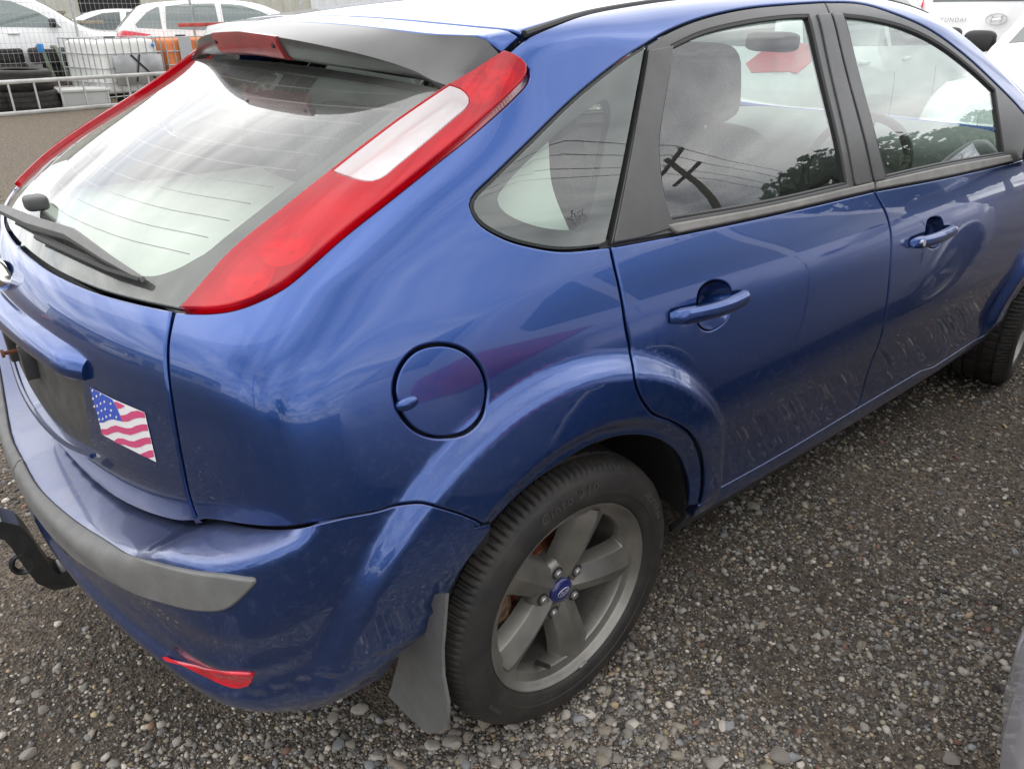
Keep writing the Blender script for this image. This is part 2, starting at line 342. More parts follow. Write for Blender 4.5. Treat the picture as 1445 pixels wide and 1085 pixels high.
def sheet(poly, d, Fn, h=.014, gap=.002, roll=.004, depth=.012, off=0, holes=(), hole_gap=None):
    """triangulated patch of Fn=off inside a 3D outline with rolled-in edges; returns verts, faces, normals"""
    d = np.array(d, float); d /= np.linalg.norm(d); e1 = np.cross([0,0,1], d)
    if np.linalg.norm(e1) < .3: e1 = np.cross([0,1.,0], d)
    e1 /= np.linalg.norm(e1); e2 = np.cross(d, e1); Fo = (lambda P: Fn(P)-off) if off else Fn
    loops = []
    for i, p in enumerate([poly]+list(holes)):
        U = np.stack([p@e1, p@e2], -1); W = p@d
        if (area(U) < 0) == (i == 0): U = U[::-1]; W = W[::-1]; p = p[::-1]
        loops.append((U, W, np.array(p)))
    allU = np.vstack([l[0] for l in loops]); allW = np.concatenate([l[1] for l in loops])
    def lift(U, out=.05):
        W = np.empty(len(U))
        for a in range(0, len(U), 4000):
            D = ((U[a:a+4000,None,:]-allU[None,::2,:])**2).sum(-1)+1e-6; wt = 1/D**1.5; W[a:a+4000] = (wt*allW[None,::2]).sum(1)/wt.sum(1)
        P = U[:,:1]*e1+U[:,1:]*e2+(W+out)[:,None]*d
        for _ in range(16):
            f = Fo(P); g = (Fo(P+d*.001)-f)/.001; P = P-np.clip(f/np.maximum(g, .3), -.06, .06)[:,None]*d
        return P
    lipless = gap == 0 and roll == 0
    V2 = []; segs = []; outs = []; rings = []
    for U, W, p in loops:
        wt = np.where(np.abs(p[:,1]) < 1e-4, 0., 1.)
        A = offset_poly(U, (gap+roll)*wt) if not lipless else U
        b = len(V2); V2 += [tuple(x) for x in A]; n = len(A); segs += [(b+i, b+(i+1) % n) for i in range(n)]; outs.append(A)
        rings.append((b, n, U, wt))
    lo = outs[0].min(0); hi = outs[0].max(0); gx, gy = np.meshgrid(np.arange(lo[0], hi[0], h), np.arange(lo[1], hi[1], h*.87)); gx = gx+((np.arange(gx.shape[0]) % 2)*h/2)[:,None]
    G = np.stack([gx.ravel(), gy.ravel()], -1); G = G[inside(G, outs[0])]
    for o in outs[1:]: G = G[~inside(G, o)]
    for o in outs: G = G[edge_dist(G, o) > h*.45]
    V2 += [tuple(x) for x in G]
    r = delaunay_2d_cdt([Vector(v) for v in V2], segs, [], 0, 1e-7)
    R2 = np.array([v[:] for v in r[0]]); T = np.array([f for f in r[2] if len(f) == 3]); back = {}
    for i, src in enumerate(r[3]):
        for s_ in src: back[s_] = i
    c = R2[T].mean(1); ok = inside(c, outs[0])
    for o in outs[1:]: ok &= ~inside(c, o)
    T = T[ok]; P = lift(R2); Nn = grad(P, Fo)
    a = R2[T]; ar = (a[:,1,0]-a[:,0,0])*(a[:,2,1]-a[:,0,1])-(a[:,1,1]-a[:,0,1])*(a[:,2,0]-a[:,0,0]); T[ar < 0] = T[ar < 0][:,::-1]
    V = [P]; NN = [Nn]; Fs = [tuple(t) for t in T]; base = len(P)
    if not lipless:
        for b, n, U, wt in rings:
            prev = [back[b+i] for i in range(n)]
            for ins, dep, tilt in ((gap+roll*.35, roll*.3, .5), (gap, roll, 1.0), (gap, depth, 1.0)):
                B = lift(offset_poly(U, ins*wt), .02); n0 = grad(B, Fo); tg = np.roll(B, -1, 0)-np.roll(B, 1, 0); tg /= np.maximum(np.linalg.norm(tg, axis=1, keepdims=True), 1e-9)
                outw = np.cross(tg, n0); V.append(B-n0*dep*np.where(wt > 0, 1, 1)[:,None]); nn = n0*(1-tilt)+outw*tilt; NN.append(nn/np.linalg.norm(nn, axis=1, keepdims=True))
                cur = list(range(base, base+n)); base += n
                for i in range(n): j = (i+1) % n; Fs.append((prev[i], cur[i], cur[j], prev[j]))
                prev = cur
    return np.vstack(V), Fs, np.vstack(NN)
def panel(name, poly, d, m, parent, Fn, twin=False, join=False, label=None, tname=None, **k):
    V, Fs, Nn = sheet(poly, d, Fn, **k); mir = np.array([1,-1,1])
    if join:
        n = len(V); V2 = np.vstack([V, V*mir]); F2 = list(Fs)+[tuple(i+n for i in reversed(f)) for f in Fs]; return mk(name, V2, F2, m, parent, np.vstack([Nn, Nn*mir]))
    o = mk(name, V, Fs, m, parent, Nn)
    if label: o['label'] = label
    if twin:
        t = mk(tname or name, V*mir, [tuple(reversed(f)) for f in Fs], m, parent if twin is True else twin, Nn*mir)
        return o, t
    return o
# ---------------------------------------------------------------- the blue hatchback
paint = mat('blue_car_paint', (.017,.062,.238), .29, .87, coat=1, coat_rough=.015, ior=1.6, noise=(900,.10), dirt=((.22,.205,.195), .12, .98, 55, .8), dust_sky_sheen=.34)
satin = mat('satin_black_trim', (.045,.045,.045), .32, spec=.6, noise=(14,.2))
rubber = mat('black_rubber', (.02,.02,.02), .55)
dark = mat('dark_underbody', (.012,.012,.013), .85)
trim = mat('interior_grey_trim', (.16,.165,.165), .75)
fabric = mat('seat_fabric', (.10,.103,.11), .9, noise=(220,.4))
liner_m = mat('pale_headliner', (.62,.62,.59), .9)
greyplast = mat('faded_grey_plastic', (.145,.145,.14), .6, noise=(22,.12), bump=(500,.08))
redlens = mat('red_lamp_lens', (.60,.004,.022), .2, coat=.8, spec=.6, noise=(16,.3))
clearlens = mat('clear_lamp_lens', (.36,.34,.34), .15, .1, coat=.8, noise=(30,.2,(.72,.70,.70)), bump=(240,.25))
def ribbed(name, c1, c2, scale, rough=.15, cells=90):
    m = mat(name, c1, rough, 0, coat=.9); t = m.node_tree; b = t.nodes['Principled BSDF']; L = t.links.new; tc = t.nodes.new('ShaderNodeTexCoord'); mp = t.nodes.new('ShaderNodeMapping'); mp.inputs['Rotation'].default_value = (.3,.5,.9); L(tc.outputs['Object'], mp.inputs[0])
    wv = t.nodes.new('ShaderNodeTexWave'); wv.inputs['Scale'].default_value = scale; wv.inputs['Distortion'].default_value = .6; L(mp.outputs[0], wv.inputs['Vector']); n = t.nodes.new('ShaderNodeTexNoise'); n.inputs['Scale'].default_value = 11; L(tc.outputs['Object'], n.inputs['Vector'])
    r = t.nodes.new('ShaderNodeMapRange'); r.inputs['From Min'].default_value = .46; r.inputs['From Max'].default_value = .60; L(n.outputs['Fac'], r.inputs['Value']); mu = t.nodes.new('ShaderNodeMath'); mu.operation = 'MULTIPLY'; L(wv.outputs['Fac'], mu.inputs[0]); L(r.outputs[0], mu.inputs[1])
    mi = t.nodes.new('ShaderNodeMix'); mi.data_type = 'RGBA'; L(mu.outputs[0], mi.inputs['Factor']); mi.inputs[6].default_value = (*c1, 1); mi.inputs[7].default_value = (*c2, 1); L(mi.outputs[2], b.inputs['Base Color'])
    bp = t.nodes.new('ShaderNodeBump'); bp.inputs['Strength'].default_value = .05; bp.inputs['Distance'].default_value = .003; L(wv.outputs['Fac'], bp.inputs['Height']); L(bp.outputs[0], b.inputs['Normal']); return m
glass_side = glass('side_window_glass', (.72,.83,.77), 1.3, .075, .03)
glass_rear = glass('rear_window_glass', (.74,.80,.75), 1.05, .06, .16)
frit_m = mat('black_window_band', (.010,.010,.010), .4)
chrome = mat('chrome', (.75,.75,.74), .12, 1)
alloy = mat('dusty_alloy', (.235,.228,.205), .42, .7, noise=(9,.25), dirt=((.12,.09,.065), -.5, .6, 30, .5))
steel = mat('zinc_steel', (.45,.45,.44), .35, .9)
car = empty('hatchback_car', (0,0,0), label='royal blue five-door hatchback with high red tail lamps and a flag sticker on its tailgate', cat='car')
Rpx = lambda pts, Fn=F: rays_to(pts, Fn)
C = lambda pts, Fn=F, step=.012: crv(Rpx(pts, Fn), step, Fn)
def C3(xz, Fn=F, step=.012, d=(0,-1,0)):
    """curve from (x, z) points seen square from the side"""
    P = np.array([(x, -1.4, z) for x, z in xz]); return crv(solve(P, np.tile([0,1.,0], (len(P),1)), 0, 1.3, Fn), step, Fn)
def top3(xy, Fn=FR, step=.012):
    P = np.array([(x, y, 2.0) for x, y in xy]); return crv(solve(P, np.tile([0,0,-1.], (len(P),1)), 0, 1.6, Fn), step, Fn)
def rear3(yz, Fn=F, step=.012):
    P = np.array([(-1.3, y, z) for y, z in yz]); return crv(solve(P, np.tile([1.,0,0], (len(P),1)), 0, 2.2, Fn), step, Fn)
def mirror_close(c): return ring(c, (c*np.array([1,-1,1]))[::-1])
DQ = (-.5,-.75,.43); DS = (0,-1,.22); DT = (-.85,0,.5)
# --- shared edge lines
lamp_in = C([(256,438),(290,398),(324,360),(398,299),(465,246),(513,209),(563,173),(633,126),(672,102),(712,77)])
lamp_out = C([(256,438),(299,438),(332,433),(365,421),(399,403),(428,380),(480,334),(546,282),(613,229),(679,176),(726,134),(744,113),(745,98),(735,87),(712,77)])
hatch_edge = C([(245,437),(236,478),(237,540),(255,650),(281,741)])
bump_top = C([(281,741),(289,736),(336,742),(420,745),(480,733),(540,721),(590,711),(640,724),(693,741)])
arch_rear = C([(693,741),(736,697),(779,664),(839,628),(888,616),(928,621),(958,644),(970,679),(968,716)])
door_rear = C([(862,347),(868,375),(876,410),(884,460),(891,500),(897,535),(918,580),(953,598),(975,615),(989,649),(991,684),(985,713)])
door_front = C([(1233,269),(1252,305),(1258,335),(1256,385),(1250,440),(1234,500),(1215,560),(1207,578)])
door_bot = C([(985,713),(1100,642),(1207,578)])
belt_r = C([(862,347),(955,330),(1095,301),(1233,269)])
frame_top = C([(914,63),(946,44),(991,26),(1052,12),(1113,6),(1164,3)])
frame_top2 = ring(C([(1164,3),(1214,5),(1264,20),(1314,43),(1364,80),(1407,120),(1430,143)]), C3([(2.128,1.163),(2.24,1.10),(2.36,1.02),(2.40,.985)]))[:-1]
q_left = C([(914,63),(878,86),(812,139),(746,203),(696,252),(671,277),(666,290),(676,312),(712,335),(762,349),(800,353),(862,347)])
E_D = Rpx([(743,55)])[0]
ditch = top3([tuple(E_D[:2]),(E_D[0]+.07,E_D[1]*.6-.4*.60),(.266,-.585),(.45,-.564),(.7,-.558),(1.1,-.561),(1.45,-.574),(1.72,-.605),(2.0,-.655),(2.3,-.715),(2.56,-.765)])
# --- body side with quarter panel, roof rail and windscreen pillar in one pressing
fuel_ring = crv(Rpx([(558,552),(564,523),(586,496),(622,487),(655,496),(678,521),(686,552),(679,586),(657,609),(622,617),(589,608),(567,584)]), .008, F, closed=True)
a_base = crv([ditch[-1], (2.5,-.80,.985), frame_top2[-1]], .012, F)
side_poly = ring(ditch, a_base, frame_top2[::-1], frame_top[::-1], q_left, door_rear, crv([door_rear[-1], arch_rear[-1]], .01, F), arch_rear[::-1], bump_top[::-1], hatch_edge[::-1], crv([hatch_edge[0], lamp_out[0]], .01, F), lamp_out, crv([lamp_out[-1], ditch[0]], .01, F))
q_r, q_l = panel('quarter_panel', side_poly, DQ, paint, car, F, twin=True, h=.0125, gap=.0022, roll=.005, depth=.02, holes=[fuel_ring])
V, Fs, Nn = sheet(fuel_ring, DS, F, h=.012, gap=.0015, roll=.003, depth=.012); flap = mk('fuel_flap', V, Fs, paint, q_r, Nn)
fg = Rpx([(574,569)])[0]; fn = grad(np.array([fg]))[0]; MB().blob(fg, (.020,.010,.011), (.9,.9)).build('finger_grip', paint, flap)
cup = MB(); cpts = fuel_ring-grad(fuel_ring)*.02; cc = cpts.mean(0); cup.add([*cpts, cc], [(i, (i+1) % len(cpts), len(cpts)) for i in range(len(cpts))]); cup.build('fuel_flap_well', dark, q_r)
fr = MB().add([*(fuel_ring*np.array([1,-1,1])-grad(fuel_ring)*np.array([1,-1,1])*.003), *[((fuel_ring-grad(fuel_ring)*.003).mean(0))*np.array([1,-1,1])]], [(i, (i+1) % len(fuel_ring), len(fuel_ring)) for i in range(len(fuel_ring))]); fr.build('body_plug', paint, q_l)
# --- tail lamps
white_in = C([(472,246),(500,224),(563,177),(612,143),(636,127)]); white_out = C([(636,127),(655,135),(664,147),(661,157),(640,175),(600,208),(560,240),(541,255),(526,260),(508,258),(488,252),(472,246)])
wpoly = ring(white_in, white_out)
lamp_poly = ring(lamp_in, lamp_out[::-1])
lr, ll = empty('tail_lamp'), empty('tail_lamp'); lr.parent = car; ll.parent = car
lens_red = glass('red_lens_glass', (.92,.015,.035), .75, .045, body=((.52,.004,.016), .55)); lens_clear = glass('clear_lens_glass', (.95,.95,.95), .8, .05, body=((.80,.80,.80), .40))
hous = ribbed('lamp_housing', (.78,.77,.77), (.34,.32,.32), 62, .3); bowl_m = mat('lamp_reflector', (.85,.84,.84), .16, .85)
panel('red_lens', lamp_poly, (-.5,-.45,.74), lens_red, lr, F, twin=ll, h=.010, gap=.0, roll=.004, depth=.03, off=.009, holes=[wpoly])
panel('reversing_lens', wpoly, (-.5,-.45,.74), lens_clear, lr, F, twin=ll, h=.010, gap=.0003, roll=.002, depth=.022, off=.0085)
panel('housing', lamp_poly, (-.5,-.45,.74), hous, lr, F, twin=ll, h=.02, gap=.001, roll=.002, depth=.02, off=-.020)
for bx, by, br in ((352,390,.038),(405,345,.040),(676,126,.028),(706,103,.024)):
    p_ = Rpx([(bx,by)])[0]; n_ = grad(np.array([p_]))[0]; q_ = Vector(n_).to_track_quat('Z', 'Y').to_matrix().to_4x4()
    for s, par in ((1,lr),(-1,ll)):
        mir = np.array([1,s,1]); Mq = Matrix.Translation(Vector((p_-n_*.018)*mir)) @ Vector(n_*mir).to_track_quat('Z', 'Y').to_matrix().to_4x4()
        bo = MB().lathe([(.004,.001),(br*.45,.003),(br*.8,.009),(br,.017),(br*1.06,.0165)], 24, Mq).build('reflector_bowl', bowl_m, par)
# --- tailgate: glass, lower skin, number-plate recess, grip bar
tg = empty('tailgate'); tg.parent = car
gbot = rear3([(0,1.016),(-.10,1.016),(-.23,1.015),(-.38,1.0155),(-.49,1.019),(-.575,1.0225)])
gside = C([(248,437),(290,396),(324,358),(398,297),(465,244),(513,207),(563,171),(633,124)])
gtop = rear3([(-.555,1.315),(-.40,1.322),(-.2,1.328),(0,1.33)])
glass_half = ring(gbot, gside, gtop); gpoly = mirror_close(glass_half)
panel('rear_window', gpoly, DT, glass_rear, tg, F, h=.03, gap=.004, roll=.002, depth=.004, off=-.004)
fr_in = ring(rear3([(0,1.047),(-.2,1.047),(-.351,1.047),(-.464,1.052),(-.500,1.067),(-.523,1.088)]), C([(289,348),(355,295),(470,208),(550,150),(580,129)]), rear3([(-.46,1.305),(-.3,1.31),(0,1.312)]))
panel('window_band', mirror_close(glass_half), DT, frit_m, tg, F, h=.03, gap=.003, roll=0.0005, depth=.006, off=-.008, holes=[mirror_close(fr_in)])
for k in range(11):                                                     # heating wires
    z = 1.085+k*.0215; y1 = .50-.0*k; P = rear3([(-y1,z),(-.3,z-.004),(0,z-.006),(.3,z-.004),(y1,z)], step=.05); MB().tube(P-grad(P)*.0075, .0011, 4).build('heating_wire', MATS['satin_black_trim'], tg)
hb = rear3([(-y, float(ledge(y))+.006) for y in (.655,.62,.58,.53,.47,.40,.3,.15,0)])
he = crv(np.vstack([gside[:1], hatch_edge[3:-3], hb[:1]]), .012, F)
lower_half = ring(gbot, crv([gbot[-1], hatch_edge[2]], .01, F), hatch_edge[3:-1], hb)
pr_ = ring(rear3([(0,.895),(-.2,.893),(-.395,.885)]), rear3([(-.395,.885),(-.390,.80),(-.372,.722)]), rear3([(-.372,.722),(-.2,.690),(0,.682)]))
panel('tailgate_skin', mirror_close(lower_half), DT, paint, tg, F, h=.014, gap=.002, roll=.005, depth=.02, holes=[mirror_close(pr_)])
panel('plate_recess', mirror_close(pr_), DT, mat('dusty_black_recess', (.05,.05,.05), .6, noise=(25,.35,(.09,.085,.08))), tg, F, h=.03, gap=0, roll=0, off=-.016)
def bar_on(name, yz, m, parent, sec, Fn=F, n=40, ends=.06):
    """a moulding swept along the rear of the car; sec is a list of (out, up)"""
    P = rear3(yz, Fn, .02); nn = grad(P, Fn); V = []; k = len(sec)
    for i, (p, q) in enumerate(zip(P, nn)):
        tg_ = P[min(i+1, len(P)-1)]-P[max(i-1, 0)]; tg_ /= np.linalg.norm(tg_); up = np.cross(q, tg_); up *= np.sign(up[2]); s = min(1, (min(i, len(P)-1-i)*.02/ends+.12))**.5
        V += [p+q*(o*s)+up*u*(.55+.45*s) for o, u in sec]
    Fs = [(i*k+j, i*k+(j+1) % k, (i+1)*k+(j+1) % k, (i+1)*k+j) for i in range(len(P)-1) for j in range(k)]+[tuple(range(k)), tuple(range((len(P)-1)*k, len(P)*k))]
    o = mk(name, V, Fs, m, parent); bm = bmesh.new(); bm.from_mesh(o.data); bmesh.ops.recalc_face_normals(bm, faces=bm.faces); bm.to_mesh(o.data); bm.free(); o.data.set_sharp_from_angle(angle=math.radians(50)); return o
bar_on('grip_bar', [(-.425,.902),(-.3,.910),(0,.914),(.3,.910),(.425,.902)], paint, tg, [(-.02,-.026),(.020,-.026),(.027,-.019),(.029,-.007),(.026,.003),(.018,.013),(.004,.022),(-.02,.028)])
P = rear3([(-.372,.721),(-.2,.689),(0,.681),(.2,.689),(.372,.721)], step=.03); MB().tube(P+grad(P)*.002, .005, 6).build('recess_lip', paint, tg)
for y0 in (-.135,-.02):
    c_ = rear3([(y0,.83),(y0-.001,.829)])[0]; MB().box(c_+np.array([-.006,-.012,-.034]), c_+np.array([.02,.012,.034]), .003).build('plate_bracket', satin, tg)
c_ = rear3([(-.075,.835),(-.076,.834)])[0]; MB().tube([c_+np.array([.02,0,0]), c_+np.array([-.02,0,0])], .004, 8).tube([c_+np.array([-.02,0,0]), c_+np.array([-.025,0,0])], .008, 10).build('rusty_screw', mat('rust', (.18,.06,.03), .8), tg)
c_ = rear3([(-.075,.90),(-.25,.90)]);
# badge
bc = rear3([(0,.966),(-.001,.966)])[0]; bn = grad(np.array([bc]))[0]
Mb = Matrix.Translation(bc+bn*.004) @ Matrix(((0,bn[2]*-1 if 0 else 0,bn[0],0),(-1,0,bn[1],0),(0,1,bn[2],0),(0,0,0,1)))
bd = MB(); bd.lathe([(.0,.010),(.6,.009),(.85,.006)], 40, Mb @ Matrix.Diagonal((.072,.031,1,1))); badge = bd.build('tailgate_badge', mat('badge_blue', (.02,.03,.14), .2, coat=1), tg)
bd = MB(); bd.lathe([(.84,.004),(.86,.013),(.93,.015),(.99,.010),(1.0,-.012)], 40, Mb @ Matrix.Diagonal((.072,.031,1,1))); bd.build('chrome_ring', chrome, badge)
TV, TF = text_mesh('Ford', .048, .0006, .35); MB().add(TV, TF, Mb @ Matrix.Translation((0,0,.0135))).build('badge_script', chrome, badge, smooth=False)
# flag sticker, cut vinyl pieces on the paint
fz = lambda X: [(120+x/9.045, 540+y/9.045) for x, y in X]
def vinyl(name, X, m, off, parent, smooth=True):
    P = Rpx(fz(X)); P = crv(np.vstack([P, P[:1]]), .006, F)[:-1] if not smooth else ring(crv(P, .006, F, closed=True)); return panel(name, P, (-.9,-.3,.2), m, parent, F, h=.012, gap=0, roll=0, off=off)
def straight(X):
    out = []
    for a, b in zip(X, X[1:]+X[:1]):
        n = max(1, int(math.hypot(b[0]-a[0], b[1]-a[1])/40)); out += [(a[0]+(b[0]-a[0])*i/n, a[1]+(b[1]-a[1])*i/n) for i in range(n)]
    return out
def vin2(name, X, m, off, parent): return panel(name, onto(Rpx(fz(straight(X))), F), (-.9,-.3,.2), m, parent, F, h=.012, gap=0, roll=0, off=off)
vw = mat('white_vinyl', (.80,.79,.80), .35, coat=.4); vr = mat('pink_red_vinyl', (.62,.07,.20), .35, coat=.4); vb = mat('blue_vinyl', (.035,.09,.50), .35, coat=.4)
fl = vin2('flag_sticker', [(72,55),(375,210),(770,378),(918,1010),(700,905),(460,785),(230,660),(190,510)], vw, .0012, tg); fl['label'] = 'leaning flag sticker with white stars on blue and wavy pink stripes'
vin2('canton', [(72,55),(360,212),(425,340),(490,492),(440,482),(360,462),(300,478),(250,505),(195,507),(150,350)], vb, .0017, fl)
for X in ([(380,240),(420,243),(520,292),(480,322),(425,332)], [(458,415),(530,405),(600,365),(680,352),(768,380),(778,445),(700,445),(630,460),(560,492),(490,495)],
          [(213,588),(290,588),(340,558),(400,540),(470,560),(540,578),(600,575),(660,545),(740,525),(803,530),(815,608),(740,615),(660,645),(590,665),(500,648),(430,625),(370,635),(300,665),(232,662)],
          [(375,742),(430,705),(500,708),(570,738),(640,745),(720,710),(790,695),(840,695),(858,775),(790,780),(720,815),(660,828),(590,815),(520,790),(460,785)], [(708,910),(770,885),(830,860),(878,860),(890,940),(820,960)]):
    vin2('stripe', X, vr, .0017, fl)
for cx_, cy_ in ((113,95),(215,145),(165,168),(120,197),(265,238),(345,262),(217,260),(173,290),(137,297),(275,330),(350,347),(228,352),(185,380),(340,410),(417,432),(290,428),(243,455),(199,460)):
    st = [(cx_+(22 if i % 2 == 0 else 9)*math.sin(i*math.pi/5+.1)*.75, cy_-(24 if i % 2 == 0 else 10)*math.cos(i*math.pi/5+.1)) for i in range(10)]
    P = Rpx(fz(st+[(cx_,cy_)])); P = P+grad(P)*.0024; MB().add(P, [(i, 10, (i+1) % 10) for i in range(10)]).build('star', vw, fl, smooth=False)
# upper tailgate strip in body colour, spoiler with brake light
E_F, E_R, E_T, E_D = Rpx([(708,76),(736,55),(633,127),(742,55)]); E_F[1] -= .003; E_R[1] += .002
strip_f = top3([(-.012,0),(-.008,-.2),(.003,-.42),(.022,-.53),tuple(E_R[:2])], FS); strip_r = top3([(-.088,0),(-.085,-.2),(-.076,-.42),(-.058,-.53),tuple(E_F[:2])], FS)
panel('tailgate_top', mirror_close(ring(strip_f, crv([strip_f[-1], strip_r[-1]], .01, FS), strip_r[::-1])), (-.1,0,1), paint, tg, FS, h=.014, gap=.002, roll=.004, depth=.02)
spo = MB(); ST = []
TE = Spl([(0,-.192),(.16,-.188),(.34,-.158),(.44,-.128),(.52,-.105),(-E_T[1],E_T[0])]); TZ = Spl([(0,1.388),(.16,1.382),(.34,1.366),(.44,1.351),(.52,1.334),(-E_T[1],E_T[2]+.006)])
TH = Spl([(0,.046),(.2,.043),(.38,.034),(.5,.022),(.62,.006)]); FX = Spl([(0,-.090),(.2,-.087),(.42,-.078),(.53,-.060),(-E_F[1],E_F[0]-.002)])
rows = []
def drop(x, y, Fn): return float(solve(np.array([[x,y,2.]]), np.array([[0,0,-1.]]), 0, 1.5, Fn)[0,2])
for u in np.concatenate([-np.linspace(1,0,26)[:-1]**.8, np.linspace(0,1,26)**.8]):
    a = abs(u); sg = math.copysign(1, u); yf, yt = -E_F[1]*u, -E_T[1]*u; xf = float(FX(abs(yf))); xt, zt, th = float(TE(abs(yt))), float(TZ(abs(yt))), float(TH(abs(yt))); e = float(sstep(.86,1,a))
    zf = drop(xf, yf, FS); zt += (drop(xt, yt, F)+.006-zt)*e; zi = drop(xf-.02, yf, F); r = [(xf,yf,zf-.012),(xf-.002,yf,zf-.0005)]
    for t in (.15,.35,.55,.75,.9,.97,1): r.append((xf+(xt-xf)*t, yf+(yt-yf)*t, zf+(zt-zf)*t+.004*math.sin(math.pi*t)*(1-a)))
    r += [(xt+.001,yt,zt-th*.15),(xt+.014*(1-e),yt,zt-th*.75),(xt+.030*(1-e)+.002,yt,zt-th),(xt+(xf-xt)*.45,yt+(yf-yt)*.45,zt-th*.8+(zi-zt)*.2*(1-e)),(xf+.03*(1-e),yf,zi+.003)]; rows.append(r)
k = len(rows[0]); spo.add([p for r in rows for p in r], [(i*k+j, (i+1)*k+j, (i+1)*k+j+1, i*k+j+1) for i in range(len(rows)-1) for j in range(k-1)]+[tuple(range(k)), tuple(reversed(range((len(rows)-1)*k, len(rows)*k)))])
spo.build('spoiler', mat('weathered_spoiler_black', (.045,.045,.045), .36, spec=.6, noise=(6,.25), coat=.35, coat_rough=.22), tg, angle=48)
bl = MB(); V = []; yb = np.linspace(-.165,.165,18)
for y in yb:
    a = abs(y); xt, zt, th = float(TE(a))-.006, float(TZ(a)), float(TH(a)); V += [(xt+.03,y,zt+.003),(xt+.001,y,zt+.001),(xt+.002,y,zt-th*.3),(xt+.016,y,zt-th*.9),(xt+.034,y,zt-th*1.02)]
bl.add(V, [(i*5+j, (i+1)*5+j, (i+1)*5+j+1, i*5+j+1) for i in range(17) for j in range(4)]+[(0,1,2,3,4),(89,88,87,86,85)]); chm = bl.build('brake_light', mat('dull_red_lens', (.25,.02,.025), .35, coat=.5, noise=(20,.2)), tg)
for y in (-.148,.148): MB().tube([(float(TE(.14))-.0035,y,float(TZ(.14))-.017),(float(TE(.14))+.012,y,float(TZ(.14))-.017)], .0055, 10).build('screw_hole', dark, chm)
# rear wiper
wp = Rpx([(14,303),(60,325),(112,340),(160,372),(206,398)]); wn = grad(wp); arm = MB(); V = []
for i, (p, q, wd, ht, bs) in enumerate(zip(wp, wn, (.010,.012,.011,.0075,.004), (.026,.030,.027,.019,.011), (.011,.016,.014,.009,.004))):
    t_ = wp[min(i+1,4)]-wp[max(i-1,0)]; t_ /= np.linalg.norm(t_); s_ = np.cross(q, t_); V += [p+q*bs+s_*wd*1.1, p+q*ht*.8+s_*wd, p+q*ht+s_*wd*.7, p+q*ht-s_*wd*.7, p+q*ht*.8-s_*wd, p+q*bs-s_*wd*1.1]
arm.add(V, [(i*6+j, i*6+(j+1) % 6, (i+1)*6+(j+1) % 6, (i+1)*6+j) for i in range(4) for j in range(6)]+[(5,4,3,2,1,0),(24,25,26,27,28,29)]); wiper = arm.build('rear_wiper', greyplast, tg)
pv = Rpx([(58,292),(72,310)]); pn = grad(pv); MB().blob(pv[0]+pn[0]*.012, (.022,.028,.015), (.5,.6)).build('wiper_pivot', mat('wiper_pivot_black', (.06,.06,.06), .5), wiper)
bp_ = Rpx([(58,338),(110,362),(160,385),(204,399)]); MB().tube(bp_+grad(bp_)*.008, [.007,.007,.006,.005], 6).build('wiper_blade', rubber, wiper)
# --- roof, drip mouldings, windscreen, bonnet
roof_side = top3([(E_D[0]+.006,E_D[1]+.014),(E_D[0]+.07,E_D[1]*.6-.4*.60+.014),(.266,-.571),(.45,-.550),(.7,-.544),(1.1,-.547),(1.45,-.560),(1.70,-.588)], FS); roof_f = top3([(1.70,-.588),(1.745,-.4),(1.765,-.2),(1.77,0)])
panel('roof', mirror_close(ring(strip_f + np.array([.004,0,0]), crv([strip_f[-1]+np.array([.004,0,0]), roof_side[0]], .01, FS), roof_side, roof_f)), (0,0,1), paint, car, FS, h=.03, gap=.002, roll=.004, depth=.02)
for s in (1,-1):
    P = np.array(top3([(E_D[0]+.003,E_D[1]+.007),(E_D[0]+.07,E_D[1]*.6-.4*.60+.007),(.266,-.578),(.45,-.557),(.7,-.551),(1.1,-.554),(1.45,-.567),(1.71,-.597)], step=.04))*np.array([1,s,1]); MB().tube(P-np.array([0,0,.003]), .0065, 8).build('drip_moulding', rubber, car)
ws_side = top3([(1.735,-.606),(2.0,-.651),(2.3,-.710),(2.555,-.758)], F); ws_bot = top3([(2.555,-.758),(2.72,-.5),(2.77,-.25),(2.785,0)], F); ws_top = top3([(1.735,-.606),(1.77,-.4),(1.785,-.2),(1.79,0)], F)
panel('windscreen', mirror_close(ring(ws_top[::-1], ws_side, ws_bot)), (.5,0,.85), glass('windscreen_glass', (.78,.86,.82), 1.0, .06, .04), car, F, h=.05, gap=.004, roll=.001, depth=.004)
bon = mirror_close(ring(top3([(2.80,0),(2.79,-.25),(2.74,-.5),(2.64,-.72)], F), top3([(2.64,-.72),(3.0,-.72),(3.22,-.66),(3.30,-.56)], F), top3([(3.30,-.56),(3.38,-.3),(3.40,0)], F)))
panel('bonnet', bon, (.1,0,1), paint, car, F, h=.04, gap=.002, roll=.005, depth=.02)
